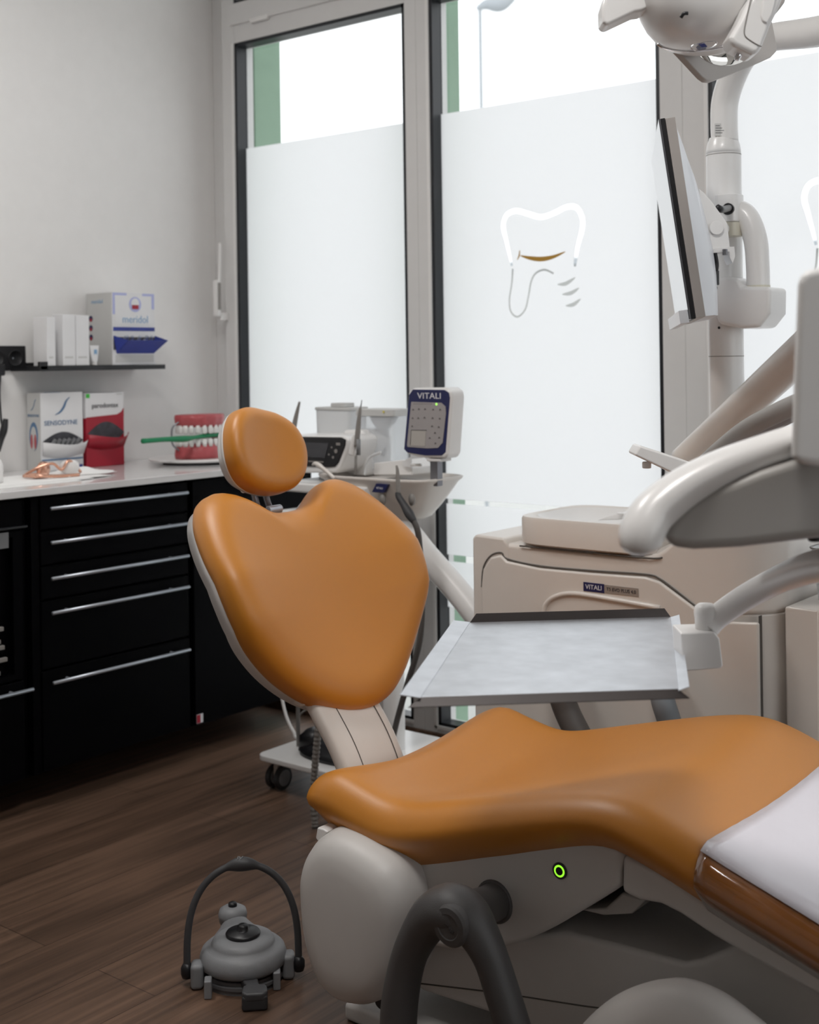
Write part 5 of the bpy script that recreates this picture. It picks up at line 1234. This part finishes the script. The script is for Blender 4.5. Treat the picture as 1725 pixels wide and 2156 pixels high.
bm = nb(); rings_mesh(bm, [ring_x(804, 810, 960, 2.97, .006, 2), ring_x(797, 817, 902, 2.955, .02, 2), ring_x(786, 832, 885, 2.94, .036, 2), ring_x(784, 834, 875, 2.94, .038, 2)]); obj('inner_cup', bm, 'milky', t2, smooth=True)
q = at(808, 867, Y=2.925); boxo('warning_mark', q.x-.003, q.x+.003, 2.9235, 2.925, q.z-.003, q.z+.003, 'yellow', t2)
unparent_inv(t2)
# handpieces in their rests
h1_ = empty('scaler_handpiece', at(622, 890, Y=2.82), 'slanted grey handpiece behind the orange headrest', 'handpiece')
tubeo('body', [tuple(at(x, y, Y=2.83))+(r_,) for x, y, r_ in ((614, 925, .008), (618, 905, .0085), (624, 875, .0068), (631, 846, .0035))], None, 'hose', h1_)
tubeo('rest', [tuple(at(x, y, Y=2.83))+(r_,) for x, y, r_ in ((612, 960, .010), (613, 935, .011), (617, 905, .0085))], None, 'white', h1_)
unparent_inv(h1_)
h2_ = empty('motor_handpiece', at(752, 910, Y=2.79), 'upright grey handpiece with thin tip in front of the tanks', 'handpiece')
tubeo('body', [tuple(at(x, y, Y=2.78))+(r_,) for x, y, r_ in ((751, 940, .0075), (754, 905, .0078), (758, 866, .0050), (759, 858, .003))], None, 'hose', h2_)
tubeo('tip', [tuple(at(x, y, Y=2.78))+(r_,) for x, y, r_ in ((759, 860, .0022), (761, 850, .0015), (762, 842, .001))], None, 'nickel', h2_)
tubeo('rest', [tuple(at(x, y, Y=2.785))+(r_,) for x, y, r_ in ((742, 958, .012), (747, 930, .012), (751, 915, .009))], None, 'white', h2_)
tubeo('coupling', [tuple(at(x, y, Y=2.775))+(r_,) for x, y, r_ in ((755, 925, .0062), (755, 958, .0062))], None, 'mgrey', h2_, n=1)
tubeo('support_rod', [tuple(at(x, y, Y=2.79))+(r_,) for x, y, r_ in ((750, 950, .0042), (749, 1000, .0042))], None, 'hose', h2_, n=1)
unparent_inv(h2_)
o = tubeo('drip_tube', [tuple(at(x, y, Y=2.80)) for x, y in ((768, 1000), (773, 975), (782, 961), (796, 955), (802, 953))], .0045, 'milky'); tag(o, 'bent translucent tube between handpiece and clear tank', 'tube')
tr2 = empty('sterile_tray', at(850, 975, Y=2.83), 'small white tray with pointed guard behind the basin rim', 'tray')
prismo('tray_box', [tuple(at(x, y, Y=2.85)) for x, y in [(787, 975), (850, 968), (868, 985), (868, 1000), (787, 1000)]], (0, .1, 0), 'white', tr2, bevel=.003)
prismo('guard', [tuple(at(x, y, Y=2.84)) for x, y in [(847, 972), (865, 962), (866, 984), (850, 982)]], (0, .004, 0), 'card', tr2)
tubeo('bar', [tuple(at(x, y, Y=2.84)) for x, y in ((866, 979), (887, 979))], .0045, 'white', tr2, n=1)
unparent_inv(tr2)
o = tubeo('handpiece_tip', [tuple(at(x, y, Y=2.74))+(r_,) for x, y, r_ in ((658, 979, .003), (664, 976, .006), (672, 980, .0075), (680, 986, .0062), (692, 996, .006), (705, 1008, .006))], None, 'cream'); tag(o, 'curved cream nozzle tip rising behind the right shoulder of the backrest', 'handpiece')

# foot pedal lying on the trolley base, its lead, the corrugated hose
fp_ = empty('foot_pedal', (-2.5, 2.75, .106), 'black foot pedal lying on the white trolley base', 'foot pedal')
pcx, pcy = -2.475, 2.755
bm = nb(); rings_mesh(bm, [sell(pcx, pcy, .1065, .135, .085, 2.4, 40), sell(pcx, pcy, .118, .135, .085, 2.4, 40), sell(pcx, pcy, .128, .110, .070, 2.2, 40), sell(pcx+.01, pcy, .142, .080, .052, 2, 40), sell(pcx+.01, pcy, .148, .045, .03, 2, 40)]); obj('pedal_body', bm, 'black', fp_, smooth=True)
bm = nb(); rings_mesh(bm, [sell(pcx-.105, pcy+.0, .108, .040, .045, 3, 24), sell(pcx-.105, pcy, .150, .036, .040, 3, 24), sell(pcx-.100, pcy, .168, .022, .028, 2.5, 24)]); obj('pedal_button', bm, 'black', fp_, smooth=True)
tubeo('lead', [(pcx+.02, pcy+.04, .140), tuple(at(636, 1556, Y=2.78)), tuple(at(618, 1540, Y=2.78)), tuple(at(602, 1505, Y=2.78)), tuple(at(592, 1455, Y=2.78)), tuple(at(590, 1400, Y=2.78)), tuple(at(600, 1330, Y=2.80))], .0048, 'white', fp_)
unparent_inv(fp_)
o = tubeo('thin_lead', [tuple(at(x, y, Y=2.84)) for x, y in ((626, 1555), (625, 1530), (630, 1508), (642, 1496), (660, 1490))], .0026, 'hose'); tag(o, 'thin grey lead curving down to the trolley base', 'lead')
pts = cat([tuple(at(x, y, Y=2.5)) for x, y in ((672, 1500), (668, 1560), (663, 1620), (660, 1680), (664, 1740))], 22)
o = obj('corrugated_hose', tube(nb(), pts, [.0095+.0013*math.sin(i*1.9) for i in range(len(pts))], 14), 'hose', smooth=True); tag(o, 'grey corrugated hose hanging between trolley and chair', 'hose')
# grey tubes hanging below the steel tray in front of the unit
for i, (pp_, r_, m_) in enumerate((([(1175, 1380), (1180, 1450), (1195, 1500), (1225, 1560)], .030, 'hosedark'), ([(1385, 1400), (1395, 1470), (1410, 1520), (1430, 1600)], .026, 'tubeblue'))):
    o = tubeo('drain_tube', [tuple(at(pp_[0][0]-6, pp_[0][1]-12, Y=2.66))]+[tuple(at(x, y, Y=2.50+.06*(k == 0))) for k, (x, y) in enumerate(pp_)], r_, m_)
    tag(o, ['thick dark grey tube below the left half of the steel tray', 'thick blue grey tube below the right end of the steel tray'][i], 'tube')

# ================================================================== FLOOR PEDAL (foot control)
fc2 = empty('foot_control', (-1.855, 1.80, 0), 'grey round foot control with tall dark carrying hoop standing on the wood floor', 'foot control')
fcx, fcy = -1.862-.034, 1.832-.027
def FP(x, y): return at(x, y, Z=0)
mF = Matrix.Translation((fcx, fcy, 0)) @ Matrix.Rotation(math.atan2(-_F[1], -_F[0])+math.radians(96), 4, 'Z')      # local x right, y away
R0 = .087
bm = nb(); lathe(bm, [(0, .0), (.080, .0), (.080, .008), (.083, .010), (.083, .016), (.078, .018), (.078, .024), (0, .024)], (0, 0, 0), 48, mF); obj('base_ring', bm, 'mgrey2', fc2, smooth=True).modifiers.new('e', 'EDGE_SPLIT').split_angle = .6
bm = nb(); lathe(bm, [(0, .030), (.082, .030), (.088, .036), (.088, .048), (.084, .060), (.076, .067), (.066, .069), (.064, .074), (.061, .080), (.054, .084), (.040, .086), (0, .087)], (0, 0, 0), 56, mF); obj('body', bm, 'mgrey', fc2, smooth=True)
bm = nb(); lathe(bm, [(0, .0235), (.074, .0235), (.074, .0305), (0, .0305)], (0, 0, 0), 40, mF); obj('inner_slot', bm, 'black', fc2)
bm = nb(); lathe(bm, [(0, .086), (.0345, .086), (.0355, .090), (.033, .0935), (.014, .0955), (.012, .0965), (.011, .104), (.0085, .107), (0, .1075)], (0, 0, 0), 40, mF); obj('centre_disc', bm, 'black', fc2, smooth=True)
# rear neck with connector
bm = nb(); rings = []
for y_, w_, z1 in ((.02, .084, .066), (.06, .076, .068), (.085, .062, .068), (.110, .047, .067), (.135, .036, .066), (.168, .030, .064), (.180, .018, .05)):
    rings.append([mF @ Vector((-.018*(y_-.03)/.1+w_*math.cos(a)*(1 if True else 1), y_, .004+z1*max(0, math.sin(a))**.6 if math.sin(a) > 0 else .004)) for a in [2*math.pi*k/28 for k in range(28)]])
rings_mesh(bm, rings); obj('rear_neck', bm, 'mgrey', fc2, smooth=True)
nc_ = mF @ Vector((-.026, .150, 0)); bm = nb(); lathe(bm, [(0, .05), (.029, .05), (.0310, .066), (.028, .076), (.018, .082), (0, .083)], (nc_.x, nc_.y, 0), 28); obj('neck_dome', bm, 'mgrey', fc2, smooth=True)
bm = nb(); lathe(bm, [(0, .080), (.0095, .080), (.0095, .088), (.007, .0905), (0, .0905)], (nc_.x, nc_.y, 0), 20); obj('connector', bm, 'black', fc2, smooth=True)
# side feet
for sx, yy_ in ((-1, -.030), (1, -.012)):
    bm = nb(); box(bm, *(sorted((sx*.078, sx*.104))), yy_-.018, yy_+.020, .0, .050, mF); obj('side_foot', bm, 'mgrey', fc2, bevel=.009, seg=4)
    bm = nb(); box(bm, *(sorted((sx*.060, sx*.075))), yy_-.056, yy_-.03, .0, .036, mF); obj('guide_rib', bm, 'mgrey', fc2, bevel=.003)
# hoop
hoop = []
for k in range(0, 33):
    t = k/32*math.pi; hx = -.112*math.cos(t)
    hz_ = .030+.196*abs(math.sin(t))**.62
    hoop.append((hx*(1 if abs(math.cos(t)) < .97 else 1), -.020+.030*math.sin(t), hz_))
hp3 = [mF @ Vector(v) for v in hoop]
rr3 = [.0072 if not 14 <= k <= 18 else (.0105, .0135, .0145, .0135, .0105)[k-14] for k in range(33)]
tubeo('carrying_hoop', [tuple(p)+(r_,) for p, r_ in zip(hp3, rr3)], None, 'rubberlite', fc2, n=3)
for p in (hp3[0], hp3[-1]):
    bm = nb(); lathe(bm, [(0, -.012), (.010, -.012), (.0125, -.004), (.0125, .008), (.008, .016), (0, .018)], (p.x, p.y, p.z-.002), 20); obj('hoop_joint', bm, 'black', fc2, smooth=True)
tp_ = hp3[16]; text('hoop_mark', 'IV', .014, (tp_.x, tp_.y-.006, tp_.z+.0142), (_R[0], _R[1], 0), (_F[0], _F[1], .3), 'mgrey', fc2)
# step lever
lv = [(-.004, -.075, .034), (.030, -.075, .034), (.034, -.108, .037), (.048, -.114, .038), (.050, -.138, .037), (.042, -.146, .035), (.008, -.146, .035), (.0, -.138, .037), (.002, -.114, .038), (.008, -.108, .037)]
prismo('step_lever', [tuple(mF @ Vector(v)) for v in lv], (0, 0, -.016), 'rubberlite', fc2, bevel=.005, seg=3)
prismo('lever_pad', [tuple(mF @ Vector(v)) for v in [(.0, -.112, .030), (.050, -.112, .030), (.050, -.145, .030), (.0, -.145, .030)]], (0, 0, -.0295), 'rubber', fc2, bevel=.006, seg=3)
unparent_inv(fc2)
